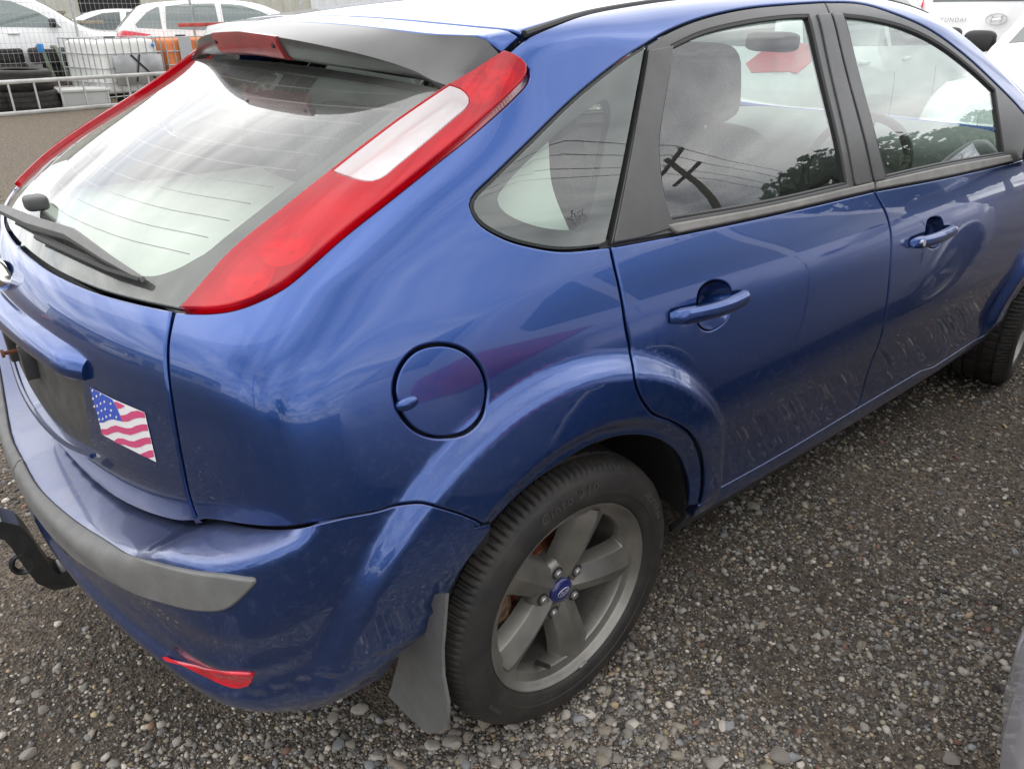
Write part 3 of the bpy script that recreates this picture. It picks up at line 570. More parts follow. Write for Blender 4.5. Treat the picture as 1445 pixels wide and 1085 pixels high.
# --- doors
def door(name, skin, frame, win, belt, dirn=DS, handle=None, recess=None, pillars=()):
    R_, L_ = empty(name), empty(name); R_.parent = car; L_.parent = car
    panel('door_skin', skin, dirn, paint, R_, F, twin=L_, h=.0125, gap=.0022, roll=.005, depth=.02, holes=[recess] if recess is not None else [])
    panel('window_frame', frame, dirn, satin, R_, F, twin=L_, h=.02, gap=.002, roll=.003, depth=.02, holes=[win], off=-.001)
    wo = panel('window_glass', win, dirn, glass_side, R_, F, twin=L_, h=.04, gap=0, roll=0, off=-.009)
    # rubber run channel round the opening
    P = win-grad(win)*.006
    for p_, s in ((R_,1),(L_,-1)): MB().tube(P*np.array([1,s,1]), .0055, 6, close=True).build('window_seal', rubber, p_)
    panel('belt_moulding', belt, dirn, mat('brown_grey_moulding', (.17,.165,.15), .5, noise=(12,.2)), R_, F, twin=L_, h=.02, gap=.001, roll=.005, depth=.014, off=.006)
    for q in pillars: panel('pillar_cover', q, dirn, satin, R_, F, twin=L_, h=.02, gap=.001, roll=.003, depth=.008, off=.0035)
    return R_, L_
def handle_parts(R_, L_, hp, rc, lock=False):
    """pull handle across a dished recess"""
    P = crv(Rpx(hp), .008, F); nn = grad(P); n = len(P); V = []; sec = [(0,-.017),(.010,-.0165),(.016,-.010),(.018,-.004),(.0185,.006),(.015,.012),(.008,.0155),(0,.016)]
    for i in range(n):
        t = i/(n-1); q = nn[i]; tg_ = P[min(i+1,n-1)]-P[max(i-1,0)]; tg_ /= np.linalg.norm(tg_); up = np.cross(q, tg_); up *= np.sign(up[2]); e = min(1, (min(t, 1-t)/.10))**.5; w_ = (.55+.45*e)*(1-.25*max(0, t-.55))
        base = .004+.020*math.sin(math.pi*min(1,max(0,(t-.0))))**.6
        V += [P[i]+q*(base*.75+o*e)+up*u*w_ for o, u in sec]
    k = len(sec); Fs = [(i*k+j, i*k+(j+1) % k, (i+1)*k+(j+1) % k, (i+1)*k+j) for i in range(n-1) for j in range(k)]+[tuple(range(k)), tuple(range((n-1)*k, n*k))]
    # dish
    c0 = rc.mean(0); n0 = grad(np.array([c0]))[0]; D = []; m_ = len(rc); prof = ((1.0,.0005),(.97,.004),(.88,.018),(.68,.032),(.4,.038),(0.02,.040))
    for f_, dp in prof: D += [c0+(p-c0)*f_-n0*dp for p in rc]
    DF = [(a*m_+i, a*m_+(i+1) % m_, (a+1)*m_+(i+1) % m_, (a+1)*m_+i) for a in range(len(prof)-1) for i in range(m_)]
    for p_, s in ((R_,1),(L_,-1)):
        mir = np.array([1,s,1]); b = MB().add(np.array(V)*mir, Fs); o = b.build('door_handle', paint, p_, angle=30); bm = bmesh.new(); bm.from_mesh(o.data); bmesh.ops.recalc_face_normals(bm, faces=bm.faces); bm.to_mesh(o.data); bm.free()
        b = MB().add(np.array(D)*mir, DF); o2 = b.build('handle_recess', paint, p_, angle=60)
        if lock:
            c = (P[3]+nn[3]*.027)*mir; q = nn[3]*mir; MB().tube([c-q*.006, c+q*.0035], .0095, 14).build('lock_barrel', chrome, o)
belt_top = C([(946,313),(1082,289),(1197,263),(1204,262)])
r_frame = ring(frame_top, C([(1164,3),(1171,18),(1195,110),(1231,262),(1233,269)]), belt_r[::-1], C([(862,347),(878,270),(912,86),(914,63)]))
r_win = ring(C([(949,65),(991,46),(1052,31),(1113,23),(1142,22)]), C([(1142,22),(1168,130),(1196,259)]), C([(1196,259),(1082,285),(946,309)]), C([(946,309),(936,268),(930,213),(932,182),(947,88),(949,65)]))
rc_r = crv(Rpx([(985,432),(988,412),(1003,399),(1022,400),(1031,410),(1030,432),(1026,448),(1012,461),(998,465),(986,455)]), .006, F, closed=True)
belt_rm = ring(C([(938,316),(1082,290),(1231,256)]), C([(1231,256),(1233,268)]), C([(1233,268),(1095,300.5),(955,330)]), C([(955,330),(946,326),(938,316)]))
cpil = ring(C([(914,70),(950,64)]), C([(950,64),(947,88),(931,182),(929,213),(935,268),(952,322)]), C([(952,322),(905,336),(864,344)]), C([(864,344),(880,266),(912,88),(914,70)]))
bpil = ring(C([(1152,20),(1170,18)]), C([(1170,18),(1194,110),(1229,258)]), C([(1229,258),(1206,263)]), C([(1206,263),(1180,140),(1152,20)]))
rd, rdl = door('rear_door', ring(belt_r, door_front, door_bot[::-1], door_rear[::-1]), r_frame, r_win, belt_rm, recess=rc_r, pillars=(cpil, bpil))
handle_parts(rd, rdl, [(944,448),(980,440),(1015,430),(1052,415)], rc_r)
f_front = C3([(2.40,.985),(2.395,.90),(2.36,.78),(2.30,.66),(2.245,.55),(2.215,.42),(2.205,.345)])
belt_f = ring(C([(1233,269),(1330,251),(1430,229)]), C3([(2.02,.985),(2.2,.985),(2.40,.985)]))
bot_f = crv(np.vstack([C([(1207,578),(1300,523)]), C3([(1.75,.335),(2.205,.345)])]), .012, F)
f_frame = ring(C([(1164,3),(1171,18),(1195,110),(1231,262),(1233,269)])[::-1], frame_top2, belt_f[::-1])
f_win = ring(C([(1191,21),(1231,26),(1281,39),(1330,64),(1374,98),(1405,127)]), C([(1405,127),(1410,160),(1418,216)]), C([(1418,216),(1330,231),(1251,249)]), C([(1251,249),(1238,199),(1217,120),(1191,21)]))
rc_f = crv(Rpx([(1307,326),(1309,314),(1318,308),(1328,310),(1331,320),(1331,336),(1325,346),(1314,349),(1306,340)]), .006, F, closed=True)
belt_fm = ring(C([(1235,256),(1330,235),(1424,218)]), C([(1424,218),(1429,228)]), C([(1429,228),(1330,250.5),(1235,268)]), C([(1235,268),(1235,256)]))
bpil2 = ring(C([(1172,18),(1188,19)]), C([(1188,19),(1216,120),(1236,199),(1249,253)]), C([(1249,253),(1233,257)]), C([(1233,257),(1196,110),(1172,18)]))
fd, fdl = door('front_door', ring(belt_f, f_front, bot_f[::-1], door_front[::-1]), f_frame, f_win, belt_fm, recess=rc_f, pillars=(bpil2,))
handle_parts(fd, fdl, [(1283,344),(1300,339),(1320,332),(1343,322)], rc_f, lock=True)
# quarter windows
q_poly = ring(q_left[:-2], C([(858,344),(875,268),(909,92),(914,63)]))
q_in = crv(Rpx([(860,141),(832,156),(779,199),(719,259),(706,282),(713,296),(746,314),(796,324),(826,320),(836,299),(855,213),(865,156)]), .012, F, closed=True)
qw, qwl = empty('quarter_window'), empty('quarter_window'); qw.parent = car; qwl.parent = car
panel('quarter_glass', q_poly, DS, glass_side, qw, F, twin=qwl, h=.03, gap=.004, roll=.002, depth=.004, off=-.002)
panel('glass_band', q_poly, DS, frit_m, qw, F, twin=qwl, h=.03, gap=.0005, roll=.001, depth=.02, off=-.007, holes=[q_in])
panel('added_pale_sheet', ring(C([(668,290),(700,250),(760,195),(800,185)]), C([(800,185),(806,260),(835,335)]), C([(835,335),(760,347),(700,330),(668,290)])), DS, liner_m, qw, F, twin=qwl, h=.04, gap=0, roll=0, off=-.05)  # pale sheet added behind the pane so the quarter glass looks lighter
for s_, z_, sz in (('Ford', 300, .016), ('SAFETY GLASS', 306, .007), ('TEMPERED', 310, .006), ('43R-00', 314, .006)):
    p_ = Rpx([(816, z_)])[0]; n_ = grad(np.array([p_]))[0]; xx = np.array([1.,0,0]); xx -= n_*(xx@n_); xx /= np.linalg.norm(xx); yy = np.cross(n_, xx); Mt = Matrix([[xx[i], yy[i], n_[i], p_[i]+n_[i]*.0012] for i in range(3)]+[[0,0,0,1]])
    TV, TF = text_mesh(s_, sz, 0, .3 if s_ == 'Ford' else 0); MB().add(TV, TF, Mt).build('glass_etching', mat('etched_grey', (.12,.12,.13), .6), qw, smooth=False)
# --- sill, front wing, front bumper
sill = ring(door_bot, bot_f[1:], crv([bot_f[-1], C3([(2.23,.30),(2.235,.295)])[0]], .01, F), C3([(2.23,.295),(1.75,.287),(1.2,.295),(.83,.305),(.42,.315)]), crv([C3([(.42,.315),(.41,.32)])[0], door_rear[-1]], .01, F))
panel('sill', sill, (0,-1,0), paint, car, F, twin=True, h=.014, gap=.001, roll=.004, depth=.03)
panel('sill_skirt', ring(C3([(.42,.313),(.83,.303),(1.2,.293),(1.75,.285),(2.24,.293)]), C3([(2.24,.293),(2.25,.235)]), C3([(2.25,.235),(1.2,.235),(.40,.25)]), C3([(.40,.25),(.42,.313)])), (0,-1,-.3), mat('sill_black', (.03,.03,.032), .5), car, F, twin=True, h=.03, gap=.001, roll=.003, depth=.02, off=-.012)
ar_f = [(2.64+.385*math.cos(math.radians(a)), .325+.385*math.sin(math.radians(a))) for a in range(178, -4, -14)]
wing = ring(f_front, C3([(2.205,.345),(2.25,.33)]), C3(ar_f), C3([(3.02,.32),(3.12,.34),(3.16,.5),(3.14,.64)]), crv([C3([(3.14,.64),(3.13,.64)])[0], top3([(3.22,-.665),(3.21,-.665)], F)[0]], .02, F), top3([(3.22,-.665),(3.0,-.725),(2.64,-.725)], F), crv([top3([(2.64,-.725),(2.63,-.725)], F)[0], a_base[1]], .02, F), a_base[1:])
panel('front_wing', wing, (.1,-.85,.4), paint, car, F, twin=True, h=.02, gap=.002, roll=.005, depth=.02)
fb = ring(C3([(3.02,.32),(3.12,.34),(3.16,.5),(3.14,.64)]), crv([C3([(3.14,.64),(3.13,.64)])[0], top3([(3.30,-.565),(3.31,-.565)], F)[0]], .02, F), top3([(3.30,-.565),(3.38,-.3),(3.405,0)], F), crv([top3([(3.405,0),(3.406,0)], F)[0], (3.49,0,.5), (3.40,0,.22)], .03, F), crv([(3.40,0,.22), (3.2,-.6,.22), (3.02,-.80,.22)], .03, F), C3([(3.02,.225),(3.02,.32)]))
fb[np.abs(fb[:,1]) < .002, 1] = 0
panel('front_bumper', fb, (.75,-.55,.3), paint, car, F, join=True, h=.035, gap=.002, roll=.004, depth=.02)
# --- rear bumper, rub strip, reflector
bt = bump_top+np.array([0,0,.001])
b_in = np.array([(float(XR(ledge(abs(y))))+.28*y*y+.03, y, float(ledge(abs(y)))) for y in np.linspace(0,-.655,30)])
arch_b = C3([(-.225,.602),(-.275,.54),(-.315,.46),(-.345,.38),(-.365,.30)], FB)
bo_ = np.array([(-.40+.9*math.cos(math.radians(t)), -.40+.9*math.sin(math.radians(t)), .305) for t in range(-92, -181, -11)]); b_cor = solve(bo_, np.array([-.40,-.40,.305])-bo_, 0, 1, FB)
b_low = ring(arch_b[-1:], crv(np.vstack([b_cor, rear3([(-.25,.305),(0,.305)], FB, .5)]), .015))
b_mid = crv([b_low[-1], (-.81,0,.42), (-.826,0,.50), (-.82,0,.555), (-.79,0,.57), b_in[0]], .015, FB); b_mid[:,1] = 0
bp_poly = ring(bt, arch_b, b_low, b_mid, b_in, crv([b_in[-1], bt[0]], .01)); bp_poly[np.abs(bp_poly[:,1]) < .006, 1] = 0
bump = panel('rear_bumper', bp_poly, (-.72,-.42,.42), paint, car, FB, join=True, h=.0125, gap=.0002, roll=.002, depth=.02)
panel('added_gap_backing', ring(bump_top+np.array([0,0,.03]), (bump_top-np.array([0,0,.09]))[::-1]), DQ, dark, bump, F, twin=True, h=.04, gap=0, roll=0, off=-.022)  # dark sheet added behind the bumper gap to block the view through
SB = float(Rpx([(111,793)], FB)[0,2])-.010
st_c = crv([(-.795,0,.568),(-.794,-.06,.568)], .05, FB)
st_top = crv(np.vstack([st_c[:1], Rpx([(59,685),(101,724),(151,757),(215,792),(269,806),(320,813),(356,818)], FB)]), .012, FB); st_bot = ring(rear3([(0,SB),(-.12,SB),(-.25,SB)], FB), C([(111,793),(168,827),(235,854),(286,865),(323,863),(344,850),(356,839)], FB)); st_end = C([(356,839),(366,829),(370,823),(366,819),(356,818)], FB, .004)
stp = ring(st_top, st_end[::-1], st_bot[::-1], crv([st_bot[0], st_top[0]], .012, FB)); stp[np.abs(stp[:,1]) < .006, 1] = 0
panel('rub_strip', stp, (-.66,-.34,.66), greyplast, bump, FB, join=True, h=.012, gap=.0005, roll=.004, depth=.016, off=.006)
refl = ring(C([(230,925),(286,941),(336,948),(363,949)], FB), C([(363,949),(360,959),(354,967)], FB), C([(354,967),(336,971),(293,956),(260,940),(230,925)], FB))
panel('reflector', refl, (-.8,-.5,.2), redlens, bump, FB, twin=True, h=.012, gap=.0005, roll=.004, depth=.012, off=.004)
# --- mud flap
fp = [at_plane(a, 0, -.338) for a in ((631,838),(600,836),(580,862),(568,912),(560,945),(554,968),(549,980),(577,1009),(605,1034),(620,1032),(633,1022),(633,989),(626,952),(625,915),(628,880))]
fpoly = [(p[1], p[2]) for p in fp]; Mx = Matrix(((0,0,1,0),(1,0,0,0),(0,1,0,0),(0,0,0,1)))
for s in (1,-1):
    b = MB().prism([(y*s, z) for y, z in (fpoly if s == 1 else fpoly[::-1])], -.341, -.334, Mx); b.build('mud_flap', greyplast, car)
# --- tow hitch
bl_m = mat('black_steel', (.018,.018,.018), .38, noise=(30,.4), coat=.2); cl = [(-.70,.262),(-.785,.260),(-.812,.266),(-.830,.290),(-.842,.34),(-.853,.40),(-.862,.428),(-.880,.444),(-.91,.448),(-.965,.449)]; V = []; th = None
for i, (x, z) in enumerate(cl):
    a, b = cl[max(i-1,0)], cl[min(i+1,len(cl)-1)]; t_ = np.array([b[0]-a[0], b[1]-a[1]]); t_ /= np.linalg.norm(t_); nx_, nz_ = -t_[1]*.020, t_[0]*.020
    V += [(x+nx_,-.036,z+nz_),(x+nx_,.036,z+nz_),(x-nx_,.036,z-nz_),(x-nx_,-.036,z-nz_)]
k = 4; th = MB().add(V, [(i*4+j, i*4+(j+1) % 4, i*4+4+(j+1) % 4, i*4+4+j) for i in range(len(cl)-1) for j in range(4)]+[(0,1,2,3),(39,38,37,36)]).build('tow_hitch', bl_m, car, angle=25); bm = bmesh.new(); bm.from_mesh(th.data); bmesh.ops.recalc_face_normals(bm, faces=bm.faces); bm.to_mesh(th.data); bm.free()
MB().box((-.80,-.030,.240), (-.30,.030,.285), .004).build('hitch_receiver', bl_m, th)
for cx_, cz_ in ((-.862,.345),): MB().tube([(cx_+.020*math.cos(a), -.030, cz_+.024*math.sin(a)) for a in np.linspace(0, 2*math.pi, 21)[:-1]], .0065, 6, close=True).build('chain_lug', bl_m, th)
MB().tube([(-.925,0,.455),(-.925,0,.470)], .020, 6).build('hitch_bolt', steel, th)
# --- underbody, wheel wells, inner trim
MB().box((-.20,-.66,.20), (3.25,.66,.27), .02).build('floor_pan', dark, car)
MB().box((-.60,-.62,.40), (-.52,.62,.78), .01).build('gap_light_blocker', dark, car)  # unseen dark box added to stop light showing at the bumper corner
for ax in (0, 2.64):
    for s in (1,-1):
        V = []; Fs = []; n = 26
        for i in range(n+1):
            a = math.radians(2+146*i/n); 
            for y in (.862,.80,.50): V.append((ax+(.375 if y > .85 else .40)*math.cos(a), -s*y, .325+(.375 if y > .85 else .40)*math.sin(a)))
            V.append((ax, -s*.50, .325))
        for i in range(n):
            for j in range(3): Fs.append((i*4+j, i*4+j+1, i*4+j+5, i*4+j+4))
        MB().add(V, Fs).build('wheel_well', dark, car)
in_side = ring(C3([(-.50,.36),(-.50,.6),(-.47,.9),(-.42,1.0)]), C3([(-.42,1.0),(0,1.045),(.3,1.045),(1.0,1.03),(2.0,1.0),(2.35,.98)]), C3([(2.35,.98),(2.36,.80),(2.22,.62),(2.12,.30)]), C3([(2.12,.30),(1.2,.30),(.50,.30)]), C3([(.50,.30),(.47,.50),(.36,.68),(.2,.78),(0,.81),(-.2,.78),(-.36,.68),(-.45,.52),(-.50,.36)]))
panel('inner_side_trim', in_side, (0,-1,0), trim, car, F, twin=True, h=.05, gap=0, roll=0, off=-.045)
P = C3([(.10,1.040),(.3,1.036),(.65,1.026),(1.07,1.016),(1.5,1.0),(2.0,.985),(2.36,.98)], step=.08); P = P-grad(P)*.034
for s in (1,-1): MB().tube(P*np.array([1,s,1]), .024, 8).build('inner_belt_seal', rubber, car)
panel('inner_tailgate', mirror_close(ring(rear3([(0,.985),(-.3,.985),(-.58,.985)]), rear3([(-.58,.985),(-.60,.8),(-.58,.66)]), rear3([(-.58,.66),(0,.65)]))), (-1,0,0), trim, car, F, h=.06, gap=0, roll=0, off=-.05)
panel('headliner', mirror_close(ring(top3([(.14,0),(.16,-.3),(.18,-.50)]), top3([(.18,-.50),(1.0,-.52),(1.70,-.54)]), top3([(1.70,-.54),(1.74,0)]))), (0,0,1), liner_m, car, FR, h=.08, gap=0, roll=0, off=-.035)
MB().box((-.58,-.60,.985), (.06,.60,1.0), .006).build('parcel_shelf', mat('pale_load_cover', (.80,.81,.78), .8, noise=(5,.06)), car)
def seat(name, x, y, wd, front=True):
    e = empty(name); e.parent = car
    MB().blob((x+.02,y,.50), (.27,wd,.09), (.4,.35)).build('cushion', fabric, e)
    Mr = Matrix.Translation((x-.26,y,.82)) @ Matrix.Rotation(-.28, 4, 'Y'); MB().blob((0,0,0), (.075,wd*.96,.34), (.4,.4), M=Mr).build('backrest', fabric, e)
    for yy in ((0,) if front else (-wd*.6,0,wd*.6)):
        Mh = Matrix.Translation((x-.385,y+yy,1.255 if front else 1.13)) @ Matrix.Rotation(-.2, 4, 'Y'); MB().blob((0,0,0), (.055,.135,.10), (.45,.5), M=Mh).build('headrest', fabric, e)
        for d_ in (-.05,.05): MB().tube([Vector((x-.375,y+yy+d_,1.10 if front else 1.0)),Vector((x-.385,y+yy+d_,1.2 if front else 1.08))], .006, 6).build('headrest_post', chrome, e)
seat('front_seat', 1.28, -.37, .25); seat('front_seat', 1.28, .37, .25); seat('rear_bench', .42, 0, .62, False)
MB().blob((2.34,0,.87), (.36,.74,.16), (.5,.35)).build('dashboard', trim, car)
MB().box((1.0,-.10,.28), (2.1,.10,.55), .04).build('centre_console', trim, car)
sw = MB(); Ms = Matrix.Translation((1.90,-.37,.92)) @ Matrix.Rotation(math.radians(-65), 4, 'Y'); sw.tube([Ms @ Vector((.185*math.cos(a), .185*math.sin(a), 0)) for a in np.linspace(0, 2*math.pi, 33)[:-1]], .016, 8, close=True); sw.blob((0,0,0), (.07,.07,.03), (.6,.6), M=Ms)
for a in (0, 2.2, 4.1): sw.tube([Ms @ Vector((0,0,0)), Ms @ Vector((.18*math.cos(a), .18*math.sin(a), 0))], .016, 6)
sw.build('steering_wheel', rubber, car)
MB().blob((1.84,0,1.33), (.02,.11,.035), (.5,.5)).build('rear_view_mirror', rubber, car)
# --- door mirrors
for s in (1,-1):
    e = empty('door_mirror'); e.parent = car
    MB().blob((2.10,-s*.985,1.055), (.065,.115,.075), (.6,.6)).build('mirror_shell', satin, e); MB().tube([(2.14,-s*.85,1.0),(2.11,-s*.93,1.02)], [.035,.028], 10).build('mirror_arm', satin, e)
    MB().box((2.036,-s*.985-.09,1.0), (2.042,-s*.985+.09,1.11), .002).build('mirror_glass', mat('mirror', (.8,.82,.85), .02, 1), e)
# ---------------------------------------------------------------- wheels (axis along z here, outer face at +z, turned afterwards)
tyre_m = mat('tyre_rubber', (.018,.0175,.017), .62, spec=.4, noise=(16,.5,(.038,.033,.028)), bump=(700,.10))
letter_m = mat('tyre_lettering', (.055,.053,.050), .5)
disc_m = mat('rusty_disc', (.22,.075,.04), .55, .4, noise=(40,.5))
NT = 480
prof = [(.2225,-.098),(.229,-.108),(.262,-.112),(.288,-.106),(.300,-.097),(.309,-.086),(.3145,-.066),(.3155,-.058),(.3085,-.056),(.3085,-.050),(.3162,-.048),(.3165,-.008),(.309,-.006),(.309,.006),(.3165,.008),(.3162,.048),(.3085,.050),(.3085,.056),(.3155,.058),(.3145,.066),(.312,.076),(.3085,.086),(.3035,.0935),(.2975,.099),(.2945,.1005),(.2935,.1025),(.288,.1055),(.2735,.1105),(.262,.112),(.2495,.1115),(.2485,.1100),(.2400,.1085),(.232,.1065),(.2275,.1035),(.2245,.099),(.2225,.094)]
def tread(i, j, r):
    z = prof[j][1]
    if .058 <= z <= .0935 or -.097 <= z <= -.058:
        k = i % 4
        if k == 0: return r-.0060*(1 if z < .09 else .6)
        if i % 8 == 6 and z < .086: return r-.003
    if .008 <= abs(z) <= .048 and (i+int(z*200)) % 9 == 0: return r-.004
    return r
TY = MB().lathe(prof, NT, mod=tread)
tyre_mesh = mesh_data('tyre', TY.v, TY.f); tyre_mesh.materials.append(tyre_m); tyre_mesh.set_sharp_from_angle(angle=math.radians(38))
RB = MB().lathe([(.214,-.098),(.218,-.104),(.222,-.104),(.222,-.098),(.204,-.085),(.196,-.03),(.192,.02),(.196,.060),(.2045,.078),(.2095,.088),(.2135,.0915),(.2165,.0965),(.2195,.1000),(.2225,.0995),(.2235,.0960),(.2215,.0920),(.214,.088)], 96)
RB.lathe([(.187,.045),(.1875,.072),(.190,.0775),(.204,.0815),(.212,.0865),(.2150,.0905)], 96)
rim_mesh = mesh_data('rim', RB.v, RB.f); rim_mesh.materials.append(alloy); rim_mesh.set_sharp_from_angle(angle=math.radians(40))
SPA = MB()                                                                # one spoke: roof-shaped top, deep flanks
st = [(.030,.031,.060),(.050,.035,.066),(.075,.036,.072),(.11,.0375,.078),(.15,.0405,.082),(.178,.045,.083),(.190,.054,.081),(.198,.064,.079)]
V = []
for r, hw, z in st: V += [(r, -hw*1.18, z-.045), (r, -hw, z-.018), (r, -hw*.93, z-.012), (r, -.001, z+.006), (r, .001, z+.006), (r, hw*.93, z-.012), (r, hw, z-.018), (r, hw*1.18, z-.045)]
SPA.add(V, [(i*8+j, i*8+8+j, i*8+9+j, i*8+1+j) for i in range(len(st)-1) for j in range(7)]+[tuple(range(8))])
spoke_mesh = mesh_data('spoke', SPA.v, SPA.f); bm = bmesh.new(); bm.from_mesh(spoke_mesh); bmesh.ops.recalc_face_normals(bm, faces=bm.faces); bm.to_mesh(spoke_mesh); bm.free(); spoke_mesh.materials.append(alloy); spoke_mesh.polygons.foreach_set('use_smooth', [True]*len(spoke_mesh.polygons)); spoke_mesh.set_sharp_from_angle(angle=math.radians(14))
HB = MB().lathe([(.0,.062),(.030,.062),(.0305,.058),(.036,.063),(.052,.063),(.068,.060),(.077,.052),(.080,.040),(.080,.0),(.0,.0)], 60); hub_mesh = mesh_data('hub', HB.v, HB.f); hub_mesh.materials.append(alloy); hub_mesh.set_sharp_from_angle(angle=math.radians(40))
NW = MB().lathe([(.0,.0637),(.0135,.0637),(.0145,.0632)], 20); nut_shade_mesh = mesh_data('nut_hole_shade', NW.v, NW.f); nut_shade_mesh.materials.append(dark)  # flat dark disc on the hub, painted shade of a nut hole
NU = MB().lathe([(0,.071),(.0062,.071),(.0085,.069),(.0088,.066)], 18).lathe([(.0110,.066),(.0112,.062),(.012,.045)], 6).lathe([(.0,.0662),(.0110,.0662)], 6); nut_mesh = mesh_data('wheel_nut', NU.v, NU.f); nut_mesh.materials.append(steel); nut_mesh.set_sharp_from_angle(angle=math.radians(30))
CP = MB().lathe([(0,.0715),(.018,.0710),(.0270,.069),(.0300,.064),(.031,.060)], 40); cap_mesh = mesh_data('hub_cap', CP.v, CP.f); cap_mesh.materials.append(mat('cap_blue', (.010,.016,.11), .3, coat=.7))
DM = MB().lathe([(.03,.012),(.085,.012),(.088,-.012),(.132,-.012),(.134,-.02),(.06,-.03)], 60); disc_mesh = mesh_data('brake_disc', DM.v, DM.f); disc_mesh.materials.append(disc_m); disc_mesh.set_sharp_from_angle(angle=math.radians(30))
def arc_text(s, R, size, a0, z, ext=.0006, flip=False, space=1.0, wobble=0):
    """lettering laid round a circle on the outer side wall"""
    TV, TF = text_mesh(s, size, ext, 0, 'CENTER', space); V = []
    for x, y, zz in TV:
        a = a0-x/R; r = R+y; V.append((r*math.cos(a), r*math.sin(a), z+zz+wobble*(r-R)))
    return V, TF
def wheel(parent, y, x, side, ang, full=True, steer=0, z=.311):
    """side=+1: the right-hand wheel, its outer face towards -y"""
    e = empty('wheel', (x, y, z)); e.parent = parent; e.rotation_euler = (math.radians(90)*side, 0, steer)
    ty = mk('tyre', tyre_mesh, None, None, e); rm = mk('rim', rim_mesh, None, None, e); hb_ = mk('hub', hub_mesh, None, None, e)
    for k in range(5):
        a = math.radians(ang+72*k); mk('spoke', spoke_mesh, None, None, rm, rot=(0,0,a))
        a2 = a+math.radians(36); l = (.0535*math.cos(a2), .0535*math.sin(a2), 0); mk('nut_hole_shade', nut_shade_mesh, None, None, hb_, loc=l)
        if full: mk('wheel_nut', nut_mesh, None, None, hb_, loc=l)
    cap = mk('hub_cap', cap_mesh, None, None, e); mk('brake_disc', disc_mesh, None, None, e)
    return e, ty, cap, rm
W_ANG = 67
wr, wty, wcap, wrim = wheel(car, -.765, 0, 1, W_ANG); wheel(car, .765, 0, -1, 20, False)
wheel(car, -.768, 2.64, 1, 30, False, steer=math.radians(9)); wheel(car, .768, 2.64, -1, 50, False, steer=math.radians(9))
for s_, a_, R_, sz, sp_ in (('205/55R16', 32, .2715, .021, 1.15), ('Cinto 210', 97, .2725, .032, 1.2), ('TUBELESS', 214, .2700, .011, 1.1), ('STEEL BELTED RADIAL', 248, .2400, .007, 1.1), ('PLY RATING 91V', 292, .2400, .007, 1.1), ('91V', 3, .2715, .016, 1.1)):
    z_ = .1122 if R_ > .25 else .1090
    TV, TF = arc_text(s_, R_, sz, math.radians(a_), z_-.0006, .0012, space=sp_); MB().add(TV, TF).build('sidewall_lettering', letter_m, wty, smooth=False)
TV, TF = text_mesh('Ford', .0125, .0004, .35); Mt = Matrix.Rotation(math.radians(8), 4, 'Z') @ Matrix.Translation((0,0,.0722)); silver = mat('cap_silver', (.55,.57,.62), .3, .6)
MB().add(TV, TF, Mt).build('cap_script', silver, wcap, smooth=False)
MB().tube([Mt @ Vector((.0165*math.cos(a), .0085*math.sin(a), -.0008)) for a in np.linspace(0, 2*math.pi, 41)[:-1]], .0007, 5, close=True).build('cap_oval', silver, wcap)
va = math.radians(W_ANG+72*3-36+2); MB().tube([(.180*math.cos(va), .180*math.sin(va), .060), (.168*math.cos(va), .168*math.sin(va), .096)], [.0058,.0048], 10).build('valve', rubber, wrim)
MB().box((.2165,-.011,.088), (.2235,.011,.1035), .001, Matrix.Rotation(math.radians(W_ANG-146), 4, 'Z')).build('balance_weight', steel, wrim)
MB().box((-.155,-.05,-.03), (-.10,.06,.02), .008).box((-.15,-.035,.0), (-.115,.045,.03), .008).build('brake_caliper', mat('rusty_caliper', (.13,.075,.045), .8, noise=(60,.6)), wr)
